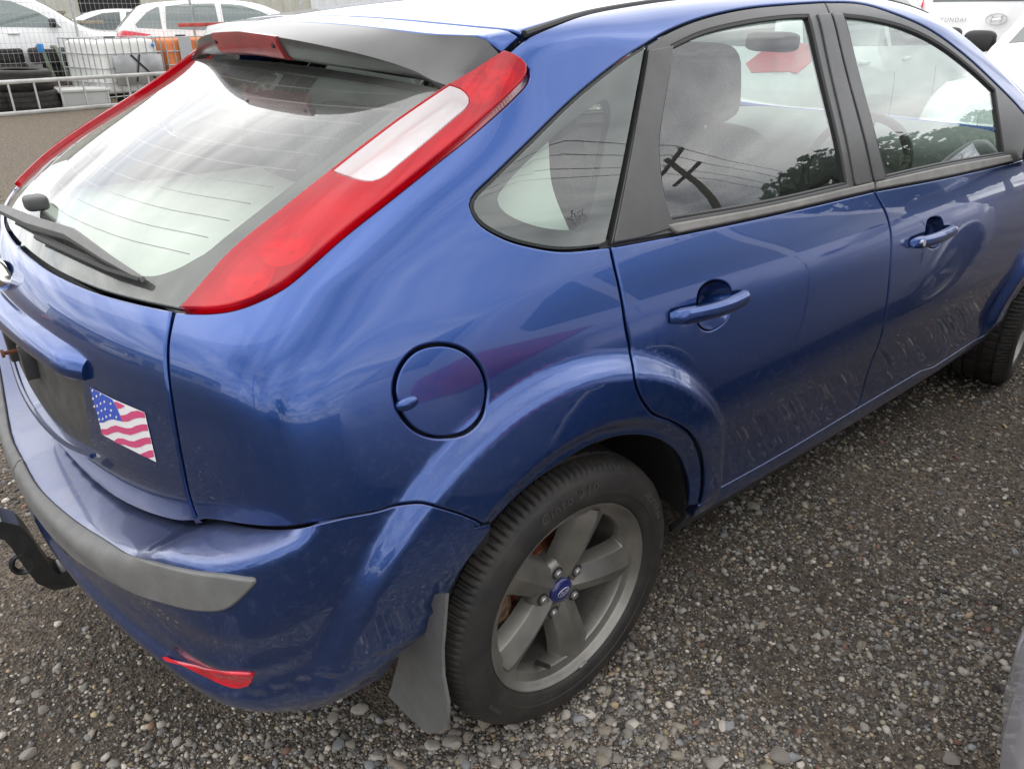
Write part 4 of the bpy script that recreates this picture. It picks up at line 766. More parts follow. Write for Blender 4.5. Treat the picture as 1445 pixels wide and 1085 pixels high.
# ---------------------------------------------------------------- ground and loose gravel
def ground_mat():
    m = bpy.data.materials.new('packed_gravel_ground'); m.use_nodes = True; t = m.node_tree; b = t.nodes['Principled BSDF']; L = t.links.new
    tc = t.nodes.new('ShaderNodeTexCoord')
    def nz(s, d=8, r=.65):
        n = t.nodes.new('ShaderNodeTexNoise'); n.inputs['Scale'].default_value = s; n.inputs['Detail'].default_value = d; n.inputs['Roughness'].default_value = r; L(tc.outputs['Object'], n.inputs['Vector']); return n.outputs['Fac']
    def ramp(f, a, b_, ca, cb):
        r = t.nodes.new('ShaderNodeValToRGB'); L(f, r.inputs[0]); r.color_ramp.elements[0].position = a; r.color_ramp.elements[0].color = (*ca, 1); r.color_ramp.elements[1].position = b_; r.color_ramp.elements[1].color = (*cb, 1); return r.outputs[0]
    vo = t.nodes.new('ShaderNodeTexVoronoi'); vo.inputs['Scale'].default_value = 150; L(tc.outputs['Object'], vo.inputs['Vector'])
    big = ramp(nz(.9, 5), .38, .62, (.078,.067,.055), (.142,.121,.098)); fine = ramp(nz(60), .35, .7, (.45,.45,.45), (1.5,1.45,1.4)); grit = ramp(vo.outputs['Color'], .2, .9, (.5,.5,.5), (1.45,1.4,1.35))
    sx = t.nodes.new('ShaderNodeSeparateXYZ'); L(tc.outputs['Object'], sx.inputs[0]); mr = t.nodes.new('ShaderNodeMapRange'); mr.inputs['From Min'].default_value = 1.0; mr.inputs['From Max'].default_value = 6.0; L(sx.outputs[1], mr.inputs['Value'])   # the open yard is dustier than the parking row
    dm = t.nodes.new('ShaderNodeMix'); dm.data_type = 'RGBA'; L(mr.outputs[0], dm.inputs['Factor']); L(big, dm.inputs[6]); dm.inputs[7].default_value = (.17,.145,.115,1); big = dm.outputs[2]
    m1 = t.nodes.new('ShaderNodeMix'); m1.data_type = 'RGBA'; m1.blend_type = 'MULTIPLY'; m1.inputs[0].default_value = 1; L(big, m1.inputs[6]); L(fine, m1.inputs[7])
    m2 = t.nodes.new('ShaderNodeMix'); m2.data_type = 'RGBA'; m2.blend_type = 'MULTIPLY'; m2.inputs[0].default_value = 1; L(m1.outputs[2], m2.inputs[6]); L(grit, m2.inputs[7])
    L(m2.outputs[2], b.inputs['Base Color']); b.inputs['Roughness'].default_value = .9; b.inputs['Specular IOR Level'].default_value = .3
    bp = t.nodes.new('ShaderNodeBump'); bp.inputs['Strength'].default_value = .9; bp.inputs['Distance'].default_value = .006; L(vo.outputs['Distance'], bp.inputs['Height'])
    bp2 = t.nodes.new('ShaderNodeBump'); bp2.inputs['Strength'].default_value = .5; bp2.inputs['Distance'].default_value = .02; L(nz(25), bp2.inputs['Height']); L(bp.outputs[0], bp2.inputs['Normal']); L(bp2.outputs[0], b.inputs['Normal'])
    return m
def fold(P, s, k):
    """cheap smooth value noise on the plane for patches of loose stone"""
    r = np.random.default_rng(k); g = r.random((64,64)); q = P/s; i = np.floor(q).astype(int); f = q-i; f = f*f*(3-2*f); a = lambda dx, dy: g[(i[:,0]+dx) % 64, (i[:,1]+dy) % 64]
    return (a(0,0)*(1-f[:,0])+a(1,0)*f[:,0])*(1-f[:,1])+(a(0,1)*(1-f[:,0])+a(1,1)*f[:,0])*f[:,1]
def patch(P): return .55*fold(P, .55, 3)+.3*fold(P, .21, 5)+.15*fold(P, .09, 9)
gx = np.concatenate([[-140,-60,-25,-10,-5], np.arange(-3,5.01,.1), [7,12,25,60,140]]); gy = np.concatenate([[-140,-60,-25,-10], np.arange(-5,5.01,.1), [7,10,14,20,30,60,140]])
GX, GY = np.meshgrid(gx, gy); pts = np.stack([GX.ravel(), GY.ravel()], -1); near = (np.abs(pts[:,0]) < 5) & (np.abs(pts[:,1]) < 5)
gz = np.where(near, (patch(pts)-.5)*.016-.004, -.004); nxg = len(gx)
ground = tag(mk('ground', np.c_[pts, gz], [(i*nxg+j, i*nxg+j+1, (i+1)*nxg+j+1, (i+1)*nxg+j) for i in range(len(gy)-1) for j in range(nxg-1)], ground_mat()), 'packed grey brown gravel ground of the yard', None, kind='structure')
ground['category'] = 'ground'
def stone_mat():
    m = bpy.data.materials.new('gravel_stone'); m.use_nodes = True; t = m.node_tree; b = t.nodes['Principled BSDF']; a = t.nodes.new('ShaderNodeAttribute'); a.attribute_name = 'tone'
    tc = t.nodes.new('ShaderNodeTexCoord'); n = t.nodes.new('ShaderNodeTexNoise'); n.inputs['Scale'].default_value = 130; n.inputs['Detail'].default_value = 5; t.links.new(tc.outputs['Object'], n.inputs['Vector'])
    r = t.nodes.new('ShaderNodeValToRGB'); r.color_ramp.elements[0].color = (.62,.62,.62,1); r.color_ramp.elements[1].color = (1.3,1.3,1.3,1); t.links.new(n.outputs['Fac'], r.inputs[0])
    mi = t.nodes.new('ShaderNodeMix'); mi.data_type = 'RGBA'; mi.blend_type = 'MULTIPLY'; mi.inputs[0].default_value = 1; t.links.new(a.outputs['Color'], mi.inputs[6]); t.links.new(r.outputs[0], mi.inputs[7]); t.links.new(mi.outputs[2], b.inputs['Base Color'])
    b.inputs['Roughness'].default_value = .8; b.inputs['Specular IOR Level'].default_value = .3; return m
stone_m = stone_mat()
def ico(sub):
    bm = bmesh.new(); bmesh.ops.create_icosphere(bm, subdivisions=sub, radius=1); V = np.array([v.co[:] for v in bm.verts]); T = np.array([[v.index for v in f.verts] for f in bm.faces]); bm.free(); return V, T
PAL = np.array([(.215,.195,.168),(.30,.278,.243),(.145,.134,.12),(.085,.08,.075),(.40,.365,.315),(.25,.218,.17),(.29,.225,.14),(.21,.213,.215),(.17,.10,.075),(.065,.06,.057)]); PW = np.array([.20,.12,.20,.15,.07,.10,.05,.05,.02,.04]); PW /= PW.sum()
# scatter by polar angle round the photographer, thinning with distance like what the eye can tell apart
n0 = 420000; th = RNG.uniform(math.radians(-20), math.radians(125), n0); rr = .75*np.exp(RNG.uniform(0, math.log(8.2/.75), n0)); P = CAM[:2]+np.stack([rr*np.cos(th), rr*np.sin(th)], -1)
keep = ~((np.abs(P[:,1]) < .62) & (P[:,0] > -.35) & (P[:,0] < 3.1)) & (RNG.random(n0) < np.clip((patch(P)-.22)*2.9, .26, 1)) & (P[:,1] > -2.35)
keep &= RNG.random(n0) < np.clip(1.25-.14*rr, .25, 1)
P = P[keep]; rr = rr[keep]
n2 = 34000; a2 = RNG.uniform(0, 2*np.pi, n2); r2 = 5.5*np.sqrt(RNG.random(n2)); r2[:9000] = 1.05*np.sqrt(RNG.random(9000)); X2 = CAM[:2]+np.stack([r2*np.cos(a2), r2*np.sin(a2)], -1)     # and on the ground round and behind the camera
k2 = ((a2 > math.radians(125)) & (a2 < math.radians(340)) | (r2 < .9)) & (RNG.random(n2) < np.clip((patch(X2)-.22)*2.9, .26, 1)); X2 = X2[k2]; r2 = np.maximum(r2[k2], 1.1)
P = np.vstack([X2, P]); rr = np.r_[r2, rr]; n = min(len(P), 200000); P = P[:n]; rr = rr[:n]
size = .0020*np.exp(RNG.normal(0, .56, n))*(1+.28*rr)*(.75+.7*patch(P)); size = np.clip(size, .0017, .015)
BIG = [((1063,715),.036),((1100,1066),.034),((1010,1078),.026),((1340,1070),.028),((1416,936),.018),((610,1052),.022),((508,1000),.026),((640,1048),.03),((560,1082),.034),((55,977),.022),((60,1000),.018),((410,950),.02),((868,903),.013),((948,948),.012),((1370,905),.018),((1330,610),.02),((1240,760),.012),((700,1075),.02),((1120,830),.02),((1075,880),.018),((1265,975),.016),((1395,640),.014),((120,885),.014),((210,1010),.016),((330,1070),.018),((15,800),.01),((930,1040),.018),((850,1075),.02),((1180,930),.013),((1045,745),.012),((385,993),.02),((905,985),.014),((1300,800),.014),((1220,1025),.018),((985,900),.012),((40,1060),.024),((150,960),.015),((250,1045),.018),((478,1050),.02),((800,1050),.016),((1390,800),.012),((1150,700),.012),((1290,690),.012),((1420,700),.012)]
bp2 = np.array([at_plane(a, 2, 0)[:2] for a, _ in BIG]); bs = np.array([s for _, s in BIG])*.85
order = np.argsort(-size/np.maximum(rr, 1.2)); ind = order[:300-len(BIG)]; rest = order[300-len(BIG):]
V8 = np.array([(1,0,0),(-1,0,0),(0,1,0),(0,-1,0),(0,0,1),(0,0,-1)], float); T8 = np.array([(0,2,4),(2,1,4),(1,3,4),(3,0,4),(2,0,5),(1,2,5),(3,1,5),(0,3,5)])
V0, T0 = ico(1); SHAPES = []
def scatter(rest, V0, T0, jit):
    SH_ = np.array([V0*RNG.uniform(.72, 1.22, (len(V0),1))*np.array([1, RNG.uniform(.6,.95), RNG.uniform(.38,.62)]) for _ in range(24)])   # chipped pebble shapes
    m = len(rest); sid = RNG.integers(0, 24, m); a = RNG.uniform(0, 2*np.pi, m); c, s = np.cos(a), np.sin(a); S = SH_[sid]*(size[rest]*jit)[:,None,None]
    Vx = S[:,:,0]*c[:,None]-S[:,:,1]*s[:,None]; Vy = S[:,:,0]*s[:,None]+S[:,:,1]*c[:,None]; tl = RNG.uniform(-.5,.5,m)[:,None]; gzr = (patch(P[rest])-.5)*.016-.004
    Vz = S[:,:,2]+tl*S[:,:,0]+(gzr+size[rest]*.12)[:,None]; VV = np.stack([Vx+P[rest][:,:1], Vy+P[rest][:,1:], Vz], -1).reshape(-1,3); k = len(V0); TT = (T0[None]+(np.arange(m)*k)[:,None,None]).reshape(-1,3)
    tone = PAL[RNG.choice(len(PAL), m, p=PW)]*RNG.uniform(.75, 1.42, (m,1)); return VV, TT, np.repeat(tone, k, 0)
half = np.argsort(-size[rest]/np.maximum(rr[rest], 1.0)); A_ = scatter(rest[half[:60000]], V0, T0, 1.0); B_ = scatter(rest[half[60000:]], V8, T8, 1.15)
VV = np.vstack([A_[0], B_[0]]); TT = np.vstack([A_[1], B_[1]+len(A_[0])]); tone = np.vstack([A_[2], B_[2]])
me = bpy.data.meshes.new('loose_gravel'); me.vertices.add(len(VV)); me.vertices.foreach_set('co', VV.ravel()); me.loops.add(TT.size); me.loops.foreach_set('vertex_index', TT.ravel()); me.polygons.add(len(TT)); me.polygons.foreach_set('loop_start', np.arange(0, TT.size, 3)); me.update(calc_edges=True)
at = me.attributes.new('tone', 'FLOAT_COLOR', 'POINT'); at.data.foreach_set('color', np.c_[tone, np.ones(len(tone))].ravel()); me.materials.append(stone_m)
lg = bpy.data.objects.new('loose_gravel', me); COL.objects.link(lg); tag(lg, 'loose small grey and tan gravel scattered round the cars', 'gravel', kind='stuff')
V1, T1 = ico(2); big_meshes = []
for k in range(14):
    d1 = RNG.normal(size=(7,3)); d1 /= np.linalg.norm(d1, axis=1, keepdims=True); J = V1.copy()
    for q in d1:                                                       # knock flat facets off a ball
        h = J@q; lim = RNG.uniform(.5,.85); J = J-np.maximum(h-lim, 0)[:,None]*q
    J = J*np.array([1, RNG.uniform(.6,.9), RNG.uniform(.4,.6)])*(1+RNG.normal(0,.025,(len(J),1))); cols = []
    for pc in range(5):
        mm = mesh_data('stone', J, T1); mm.set_sharp_from_angle(angle=math.radians(34)); tcol = PAL[[0,1,4,5,7][pc]]*RNG.uniform(.8,1.25); at = mm.attributes.new('tone', 'FLOAT_COLOR', 'POINT'); at.data.foreach_set('color', np.tile(np.r_[tcol, 1], len(J))); mm.materials.append(stone_m); cols.append(mm)
    big_meshes.append(cols)
for i, (p, s) in enumerate([(bp2[i], bs[i]) for i in range(len(BIG))]+[(P[j], size[j]*1.15) for j in ind]):
    o = bpy.data.objects.new('stone', big_meshes[int(RNG.integers(14))][int(RNG.choice(5, p=[.35,.2,.15,.2,.1]))]); COL.objects.link(o); o.parent = ground; o.location = (p[0], p[1], (float(patch(np.array([p]))[0])-.5)*.016-.004+s*.16); o.scale = (s, s, s); o.rotation_euler = (RNG.uniform(-.25,.25), RNG.uniform(-.25,.25), RNG.uniform(0, 6.28))
# ---------------------------------------------------------------- other vehicles in the yard (simpler bodies cut from the same kind of smooth shape)
def car_shape(Yp, Xr, Zr, Xf, wb, yc=.28, kc=.13, kr=.09, flare=.02, zbot=.2):
    Ys, Xrs, Zrs, Xfs = Spl(Yp), Spl(Xr), Spl(Zr), Spl(Xf)
    def Fn(P):
        x, y, z = P[...,0], P[...,1], P[...,2]; ay = np.sqrt(y*y+1e-6); s = Ys(z)-.018*np.maximum(1-x, 0)**2-.02*np.maximum(x-2.0, 0)**2
        for ax in (0, wb):
            r = np.hypot(x-ax, z-.32); s = s+flare*sstep(.54,.47,r)*sstep(.3,.42,z)
        sl = (Xrs(z+.01)-Xrs(z-.01))/.02; G = smax((ay-s)*.93, (Xrs(z)+yc*y*y-x)/np.sqrt(1.05+sl*sl), kc); G = smax(G, (z-(Zrs(x)-.06*y*y-.05*ay**4))*.95, kr)
        return smax(smax(G, (x-(Xfs(z)-.28*y*y))*.9, .14), zbot-z, .06)
    return Fn
HATCH_Y = [(.15,.80),(.30,.85),(.55,.875),(.72,.885),(.90,.868),(1.0,.83),(1.2,.745),(1.42,.635),(1.55,.57)]
SH = {
 'hatch': (car_shape(HATCH_Y, [(.2,-.70),(.5,-.79),(.8,-.77),(.95,-.73),(1.05,-.66),(1.2,-.50),(1.35,-.33),(1.45,-.2)], [(-.4,1.38),(0,1.44),(.6,1.48),(1.2,1.485),(1.6,1.45),(2.0,1.33),(2.5,1.10),(2.7,1.02),(3.0,.95),(3.3,.82),(3.5,.65)], [(.2,3.30),(.5,3.42),(.75,3.32),(1.0,2.9),(1.3,2.5)], 2.6), 2.6),
 'wagon': (car_shape(HATCH_Y, [(.2,-.95),(.5,-1.02),(.8,-1.0),(1.0,-.93),(1.2,-.80),(1.4,-.66),(1.5,-.58)], [(-.9,1.42),(0,1.47),(.8,1.49),(1.4,1.47),(1.8,1.38),(2.4,1.12),(2.7,1.0),(3.1,.93),(3.4,.78),(3.55,.6)], [(.2,3.42),(.5,3.55),(.75,3.4),(1.0,2.9),(1.3,2.5)], 2.7), 2.7),
 'suv': (car_shape([(.2,.84),(.4,.90),(.8,.92),(1.05,.89),(1.2,.84),(1.5,.74),(1.75,.66),(1.9,.6)], [(.2,-.8),(.5,-.9),(1.0,-.88),(1.2,-.82),(1.5,-.68),(1.75,-.55)], [(-.7,1.66),(0,1.72),(.9,1.75),(1.5,1.70),(1.9,1.55),(2.3,1.28),(2.5,1.17),(3.0,1.10),(3.35,.98),(3.5,.8)], [(.2,3.45),(.6,3.58),(.9,3.5),(1.15,3.1),(1.5,2.6)], 2.7, yc=.12), 2.7),
 'van': (car_shape([(.2,.86),(.5,.94),(.9,.955),(1.2,.93),(1.6,.86),(1.85,.80),(2.0,.74)], [(.2,-.92),(.5,-1.0),(1.0,-.99),(1.5,-.96),(1.8,-.92),(1.95,-.88)], [(-1,1.90),(0,1.93),(1.5,1.93),(2.4,1.88),(2.8,1.70),(3.3,1.38),(3.55,1.22),(3.9,1.1),(4.1,.9)], [(.2,4.0),(.6,4.12),(.95,4.02),(1.2,3.7),(1.6,3.1)], 3.2, yc=.05, kc=.10), 3.2)}
bg_glass = mat('dark_car_glass', (.055,.07,.066), .04, spec=.9, coat=.6); bg_black = mat('car_black_trim', (.02,.02,.02), .5); headlamp = mat('headlamp_clear', (.6,.62,.64), .08, .6, coat=1)
def shell(Fn, x0, x1, nu=72, nx=64, zc=.66):
    rows = []; na = 14
    for i in range(na): a = math.pi/2*(1-(i+.02)/na); rows.append((x0, -math.sin(a), math.cos(a)))
    rows += [(x0+(x1-x0)*i/nx, 0, 1) for i in range(nx+1)]
    for i in range(na): a = math.pi/2*(i+1-.02)/na; rows.append((x1, math.sin(a), math.cos(a)))
    ph = 2*np.pi*np.arange(nu)/nu; O = []; D = []
    for xo, sx, cx_ in rows:
        for p in ph: O.append((xo, 0, zc)); D.append((sx, cx_*math.cos(p), cx_*math.sin(p)))
    P = solve(np.array(O), np.array(D), .02, 2.6, lambda q: -Fn(q), 70); Nn = grad(P, Fn); n = len(rows)
    Fs = [(i*nu+j, i*nu+(j+1) % nu, (i+1)*nu+(j+1) % nu, (i+1)*nu+j) for i in range(n-1) for j in range(nu)]
    return P, Nn, Fs
SHELLS = {}
def side_poly_on(Fn, xz, step=.03):
    P = np.array([(x, -1.4, z) for x, z in xz+xz[:1]]); P = solve(P, np.tile([0,1.,0], (len(P),1)), 0, 1.3, Fn); out = []
    for a, b in zip(P[:-1], P[1:]): k = max(1, int(np.linalg.norm(b-a)/step)); out += [a+(b-a)*i/k for i in range(k)]
    return onto(np.array(out), Fn)
def end_poly_on(Fn, yz, sgn, step=.03):
    O = np.array([(sgn*5.5, y, z) for y, z in yz+yz[:1]])
    for _ in range(12):
        P = solve(O, np.tile([-sgn*1.,0,0], (len(O),1)), 0, 7.0, Fn, 300); bad = np.isnan(P[:,0]) | (np.abs(P[:,0]) > 9)
        if not bad.any(): break
        O[bad,1] *= .97
    out = []
    for a, b in zip(P[:-1], P[1:]): k = max(1, int(np.linalg.norm(b-a)/step)); out += [a+(b-a)*i/k for i in range(k)]
    return onto(np.array(out), Fn)
WINS = {'hatch': ([[(-.28,1.05),(-.30,1.10),(-.10,1.28),(.06,1.36),(.10,1.36),(.10,1.03)], [(.17,1.03),(.20,1.37),(.50,1.41),(.98,1.42),(1.02,1.0)], [(1.10,1.0),(1.08,1.42),(1.42,1.39),(1.72,1.30),(2.05,1.13),(2.14,.98)]], [(-.58,1.05),(-.50,1.34),(.50,1.34),(.58,1.05)], [(.70,1.05),(.56,1.36),(-.56,1.36),(-.70,1.05)], [[(-.80,.78),(-.83,.95),(-.72,1.0),(-.60,.95),(-.60,.78)]]),
        'wagon': ([[(-.70,1.06),(-.66,1.20),(-.52,1.33),(-.05,1.37),(-.05,1.03)], [(.03,1.03),(.03,1.38),(.85,1.42),(.95,1.0)], [(1.03,1.0),(1.0,1.42),(1.4,1.38),(1.75,1.26),(2.1,1.10),(2.2,.98)]], [(-.60,1.05),(-.52,1.36),(.52,1.36),(.60,1.05)], [(.70,1.05),(.56,1.36),(-.56,1.36),(-.70,1.05)], [[(-.78,.80),(-.80,1.05),(-.68,1.05),(-.62,.80)]]),
        'suv': ([[(-.55,1.22),(-.48,1.55),(-.02,1.58),(-.02,1.20)], [(.06,1.20),(.06,1.59),(.85,1.62),(.93,1.18)], [(1.02,1.18),(1.0,1.62),(1.4,1.58),(1.75,1.42),(2.0,1.25),(2.08,1.16)]], [(-.66,1.2),(-.58,1.58),(.58,1.58),(.66,1.2)], [(.72,1.24),(.60,1.58),(-.60,1.58),(-.72,1.24)], [[(-.84,1.04),(-.84,1.2),(-.60,1.19),(-.50,1.10),(-.56,1.04)]]),
        'van': ([[(-.72,1.22),(-.70,1.68),(.15,1.72),(.20,1.22)], [(.35,1.22),(.32,1.72),(1.55,1.74),(1.62,1.22)], [(1.95,1.20),(1.92,1.72),(2.45,1.70),(2.85,1.50),(3.15,1.25),(3.15,1.18)]], [(-.68,1.53),(-.65,1.76),(.65,1.76),(.68,1.53)], [(.76,1.28),(.64,1.66),(-.64,1.66),(-.76,1.28)], [[(-.87,1.32),(-.84,1.74),(-.77,1.74),(-.79,1.32)]])}
def body_paint(name, col, metal=0, coat=1): return mat(name, col, .3, metal, coat=coat, coat_rough=.03, noise=(3,.05), dirt=((.2,.18,.16), .15, .75, 40, .5))
def other_car(kind, loc, heading, pm, label, group=None, cat='car', name=None, wheels=True, glassm=None):
    Fn, wb = SH[kind]; e = empty(name or {'hatch':'hatchback_car','wagon':'station_wagon','suv':'off_road_car','van':'van'}[kind], (loc[0], loc[1], 0), heading, label, cat, group); gm = glassm or bg_glass
    if kind not in SHELLS:
        P, Nn, Fs = shell(Fn, -.35, wb+.30, zc=.72 if kind in ('suv','van') else .66); c = np.array([P[list(f)].mean(0) for f in Fs]); bad = np.zeros(len(Fs), bool)
        for ax in (0, wb): bad |= (np.hypot(c[:,0]-ax, c[:,2]-.32) < .36) & (np.abs(c[:,1]) > .55)
        D = dict(body=mesh_data('body', P, [f for f, b in zip(Fs, bad) if not b], Nn)); sides, rear, front, tail = WINS[kind]
        D['side'] = []
        for w_ in sides: V, F2, N2 = sheet(side_poly_on(Fn, w_), (0,-1,.25), Fn, h=.06, gap=0, roll=.002, depth=.006, off=.004); D['side'].append([mesh_data('window', V*np.array([1,s,1]), F2 if s == 1 else [tuple(reversed(f)) for f in F2], N2*np.array([1,s,1])) for s in (1,-1)])
        V, F2, N2 = sheet(end_poly_on(Fn, rear, -1), (-.8,0,.6), Fn, h=.06, gap=0, roll=.002, depth=.006, off=.004); D['rear'] = mesh_data('rear_window', V, F2, N2)
        V, F2, N2 = sheet(end_poly_on(Fn, front, 1), (.7,0,.7), Fn, h=.06, gap=0, roll=.002, depth=.006, off=.004); D['front'] = mesh_data('windscreen', V, F2, N2)
        D['tail'] = []
        for w_ in tail: V, F2, N2 = sheet(end_poly_on(Fn, w_, -1), (-.8,-.55,.2), Fn, h=.04, gap=0, roll=.004, depth=.02, off=.006); D['tail'].append([mesh_data('tail_lamp', V*np.array([1,s,1]), F2 if s == 1 else [tuple(reversed(f)) for f in F2], N2*np.array([1,s,1])) for s in (1,-1)])
        zt = {'suv':.95,'van':.98}.get(kind, .74); hl = [(-.80,zt-.14),(-.78,zt),(-.52,zt-.01),(-.48,zt-.14)]
        V, F2, N2 = sheet(end_poly_on(Fn, hl, 1), (.8,-.55,.2), Fn, h=.04, gap=0, roll=.004, depth=.02, off=.006); D['head'] = [mesh_data('headlamp', V*np.array([1,s,1]), F2 if s == 1 else [tuple(reversed(f)) for f in F2], N2*np.array([1,s,1])) for s in (1,-1)]
        V, F2, N2 = sheet(end_poly_on(Fn, [(-.40,zt-.18),(-.40,zt-.03),(.40,zt-.03),(.40,zt-.18)], 1), (1,0,.1), Fn, h=.06, gap=0, roll=.004, depth=.02, off=.005); D['grille'] = mesh_data('grille', V, F2, N2)
        b = MB(); zs = [.42,.7,.95] if kind not in ('suv','van') else [.45,.8,1.12]
        for xg in (.12 if kind == 'hatch' else -.02, 1.05, 2.12):
            L = side_poly_on(Fn, [(xg, .36), (xg+.01, .6), (xg, .98)], .1); 
            for s in (1,-1): b.tube((L[:len(L)//2+1]+grad(L[:len(L)//2+1], Fn)*.0005)*np.array([1,s,1]), .003, 4)
        D['gaps'] = mesh_data('door_gap', b.v, b.f)
        hb = []
        for xg in (.28, 1.22):
            p = side_poly_on(Fn, [(xg, zs[2]-.06), (xg+.2, zs[2]-.06), (xg+.2, zs[2]-.03), (xg, zs[2]-.03)], .5)
            for s in (1,-1): hb.append((p.mean(0)+np.array([0,-.018,0]))*np.array([1,s,1]))
        D['handles'] = hb
        b = MB()
        for ax in (0, wb):
            for s in (1,-1): b.lathe([(0,-.02),(.355,-.02),(.36,.20)], 30, Matrix.Translation((ax, s*.62, .32)) @ Matrix.Rotation(-math.pi/2*s, 4, 'X'))
        D['well'] = mesh_data('wheel_well', b.v, b.f)
        b = []
        for ax in (0, wb):
            A = side_poly_on(Fn, [(ax+.365*math.cos(math.radians(a)), .32+.365*math.sin(math.radians(a))) for a in range(-10, 191, 12)], 5)
            for s in (1,-1): q = MB().tube((A[:-1])*np.array([1,s,1]), .016, 6); b.append(mesh_data('arch_lip', q.v, q.f))
        D['lips'] = b; SHELLS[kind] = D
    D = SHELLS[kind]
    def inst(nm, me, m_):
        o = bpy.data.objects.new(nm, me); COL.objects.link(o); o.parent = e
        if len(me.materials) == 0: me.materials.append(m_)
        o.material_slots[0].link = 'OBJECT'; o.material_slots[0].material = m_; return o
    bo = inst('body', D['body'], pm)
    for pr in D['side']:
        for me in pr: inst('side_window', me, gm)
    inst('rear_window', D['rear'], gm); inst('windscreen', D['front'], gm); inst('grille', D['grille'], bg_black); inst('door_gap', D['gaps'], bg_black); inst('wheel_well', D['well'], dark)
    for pr in D['tail']:
        for me in pr: inst('tail_lamp', me, redlens)
    for me in D['head']: inst('headlamp', me, headlamp)
    for me in D['lips']: inst('arch_lip', me, pm if kind != 'suv' else bg_black)
    for c in D['handles']: MB().blob(c, (.095,.018,.016), (.6,.6), 12, 8).build('door_handle', pm, e)
    mx_ = {'hatch':2.0,'wagon':2.05,'suv':1.95,'van':3.0}[kind]; mz = {'hatch':1.04,'wagon':1.04,'suv':1.24,'van':1.24}[kind]
    for s in (1,-1):
        q = empty('door_mirror', (mx_, -s*1.0, mz)); q.parent = e; MB().blob((0,0,0), (.06,.11,.075), (.6,.6), 14, 10).build('mirror_shell', bg_black if kind != 'wagon' else pm, q); MB().tube([(.03,s*.15,-.05),(0,s*.05,-.03)], .025, 6).build('mirror_arm', bg_black, q)
    if wheels:
        tr = .725 if kind != 'van' else .82
        for ax in (0, wb):
            for s in (1,-1): wheel(e, -s*tr, ax, s, 17 if ax else 44, False)
    return e
white = body_paint('white_car_paint', (.78,.78,.77)); silver_p = body_paint('silver_car_paint', (.60,.60,.67), .35); grey_p = body_paint('grey_car_paint', (.16,.165,.17), .5); dkp = body_paint('dark_car_paint', (.03,.035,.05), .3)
nb = other_car('hatch', (.72,-2.425), 0, silver_p, 'silver hatchback parked close alongside the blue hatchback')
V, F2, N2 = sheet(np.array(side_poly_on(SH['hatch'][0], [(-.42+.075*math.cos(a), .86+.075*math.sin(a)) for a in np.linspace(0, 6.1, 18)])), (0,-1,.2), SH['hatch'][0], h=.05, gap=.001, roll=.003, depth=.01, off=.003); mk('fuel_flap', V*np.array([1,-1,1]), [tuple(reversed(f)) for f in F2], silver_p, nb, N2*np.array([1,-1,1]))
# white hatchback on the far side, seen through the windows: ring badge with V over W
vh = math.radians(6); vl_ = ground_at((1082,95), 6.0); vr_ = vl_+.70*np.array([-math.sin(vh), math.cos(vh)]); vwc = other_car('suv', (vr_[0]+.89*math.cos(vh), vr_[1]+.89*math.sin(vh)), vh, white, 'tall white car with a round badge seen through the blue car windows', name='parked_car')
bg_ = empty('round_badge', (-.885,0,1.10)); bg_.parent = vwc
MB().tube([(-.01,.058*math.cos(a),.058*math.sin(a)) for a in np.linspace(0, 2*math.pi, 33)[:-1]], .005, 6, close=True).build('badge_ring', chrome, bg_)
for nm, L in (('badge_letter', [(-.022,.050),(0,.006),(.022,.050)]), ('badge_letter', [(-.046,.030),(-.024,-.046),(0,.002),(.024,-.046),(.046,.030)])):
    MB().tube([(-.012,-y,z) for y, z in L], .0045, 6).build(nm, chrome, bg_)
# vans and cars ahead
hr_ = ground_at((1407,27), 10.0); hv = other_car('van', (hr_[0]+.98, hr_[1]+.02), 0, white, 'white van with a maker name and oval emblem on its tailgate', cat='van')
xr_ = -.985
for s_, y_, z_, sz in (('HYUNDAI', .43, 1.36, .060),):
    TV, TF = text_mesh(s_, sz, .003, 0, 'CENTER', 1.25); MB().add(TV, TF, Matrix(((0,0,-1,xr_-.004),(-1,0,0,y_),(0,1,0,z_),(0,0,0,1)))).build('tailgate_lettering', chrome, hv, smooth=False)
MB().tube([(xr_-.006, -.02+.10*math.cos(a), 1.37+.052*math.sin(a)) for a in np.linspace(0, 2*math.pi, 33)[:-1]], .006, 6, close=True).tube([(xr_-.006,.028,1.335),(xr_-.006,.022,1.405)], .007, 6).tube([(xr_-.006,-.062,1.335),(xr_-.006,-.068,1.405)], .007, 6).tube([(xr_-.006,.025,1.365),(xr_-.006,-.065,1.375)], .006, 6).build('oval_emblem', chrome, hv)
v2 = other_car('van', (12.6, 5.6), math.radians(14), white, 'white van with dark side windows beside the lettered van', cat='van')
oc = other_car('suv', (4.35+3.5*math.cos(math.radians(5)), -.38+3.5*math.sin(math.radians(5))), math.radians(185), white, 'white off-road car parked nose to nose with the blue hatchback', name='parked_car')
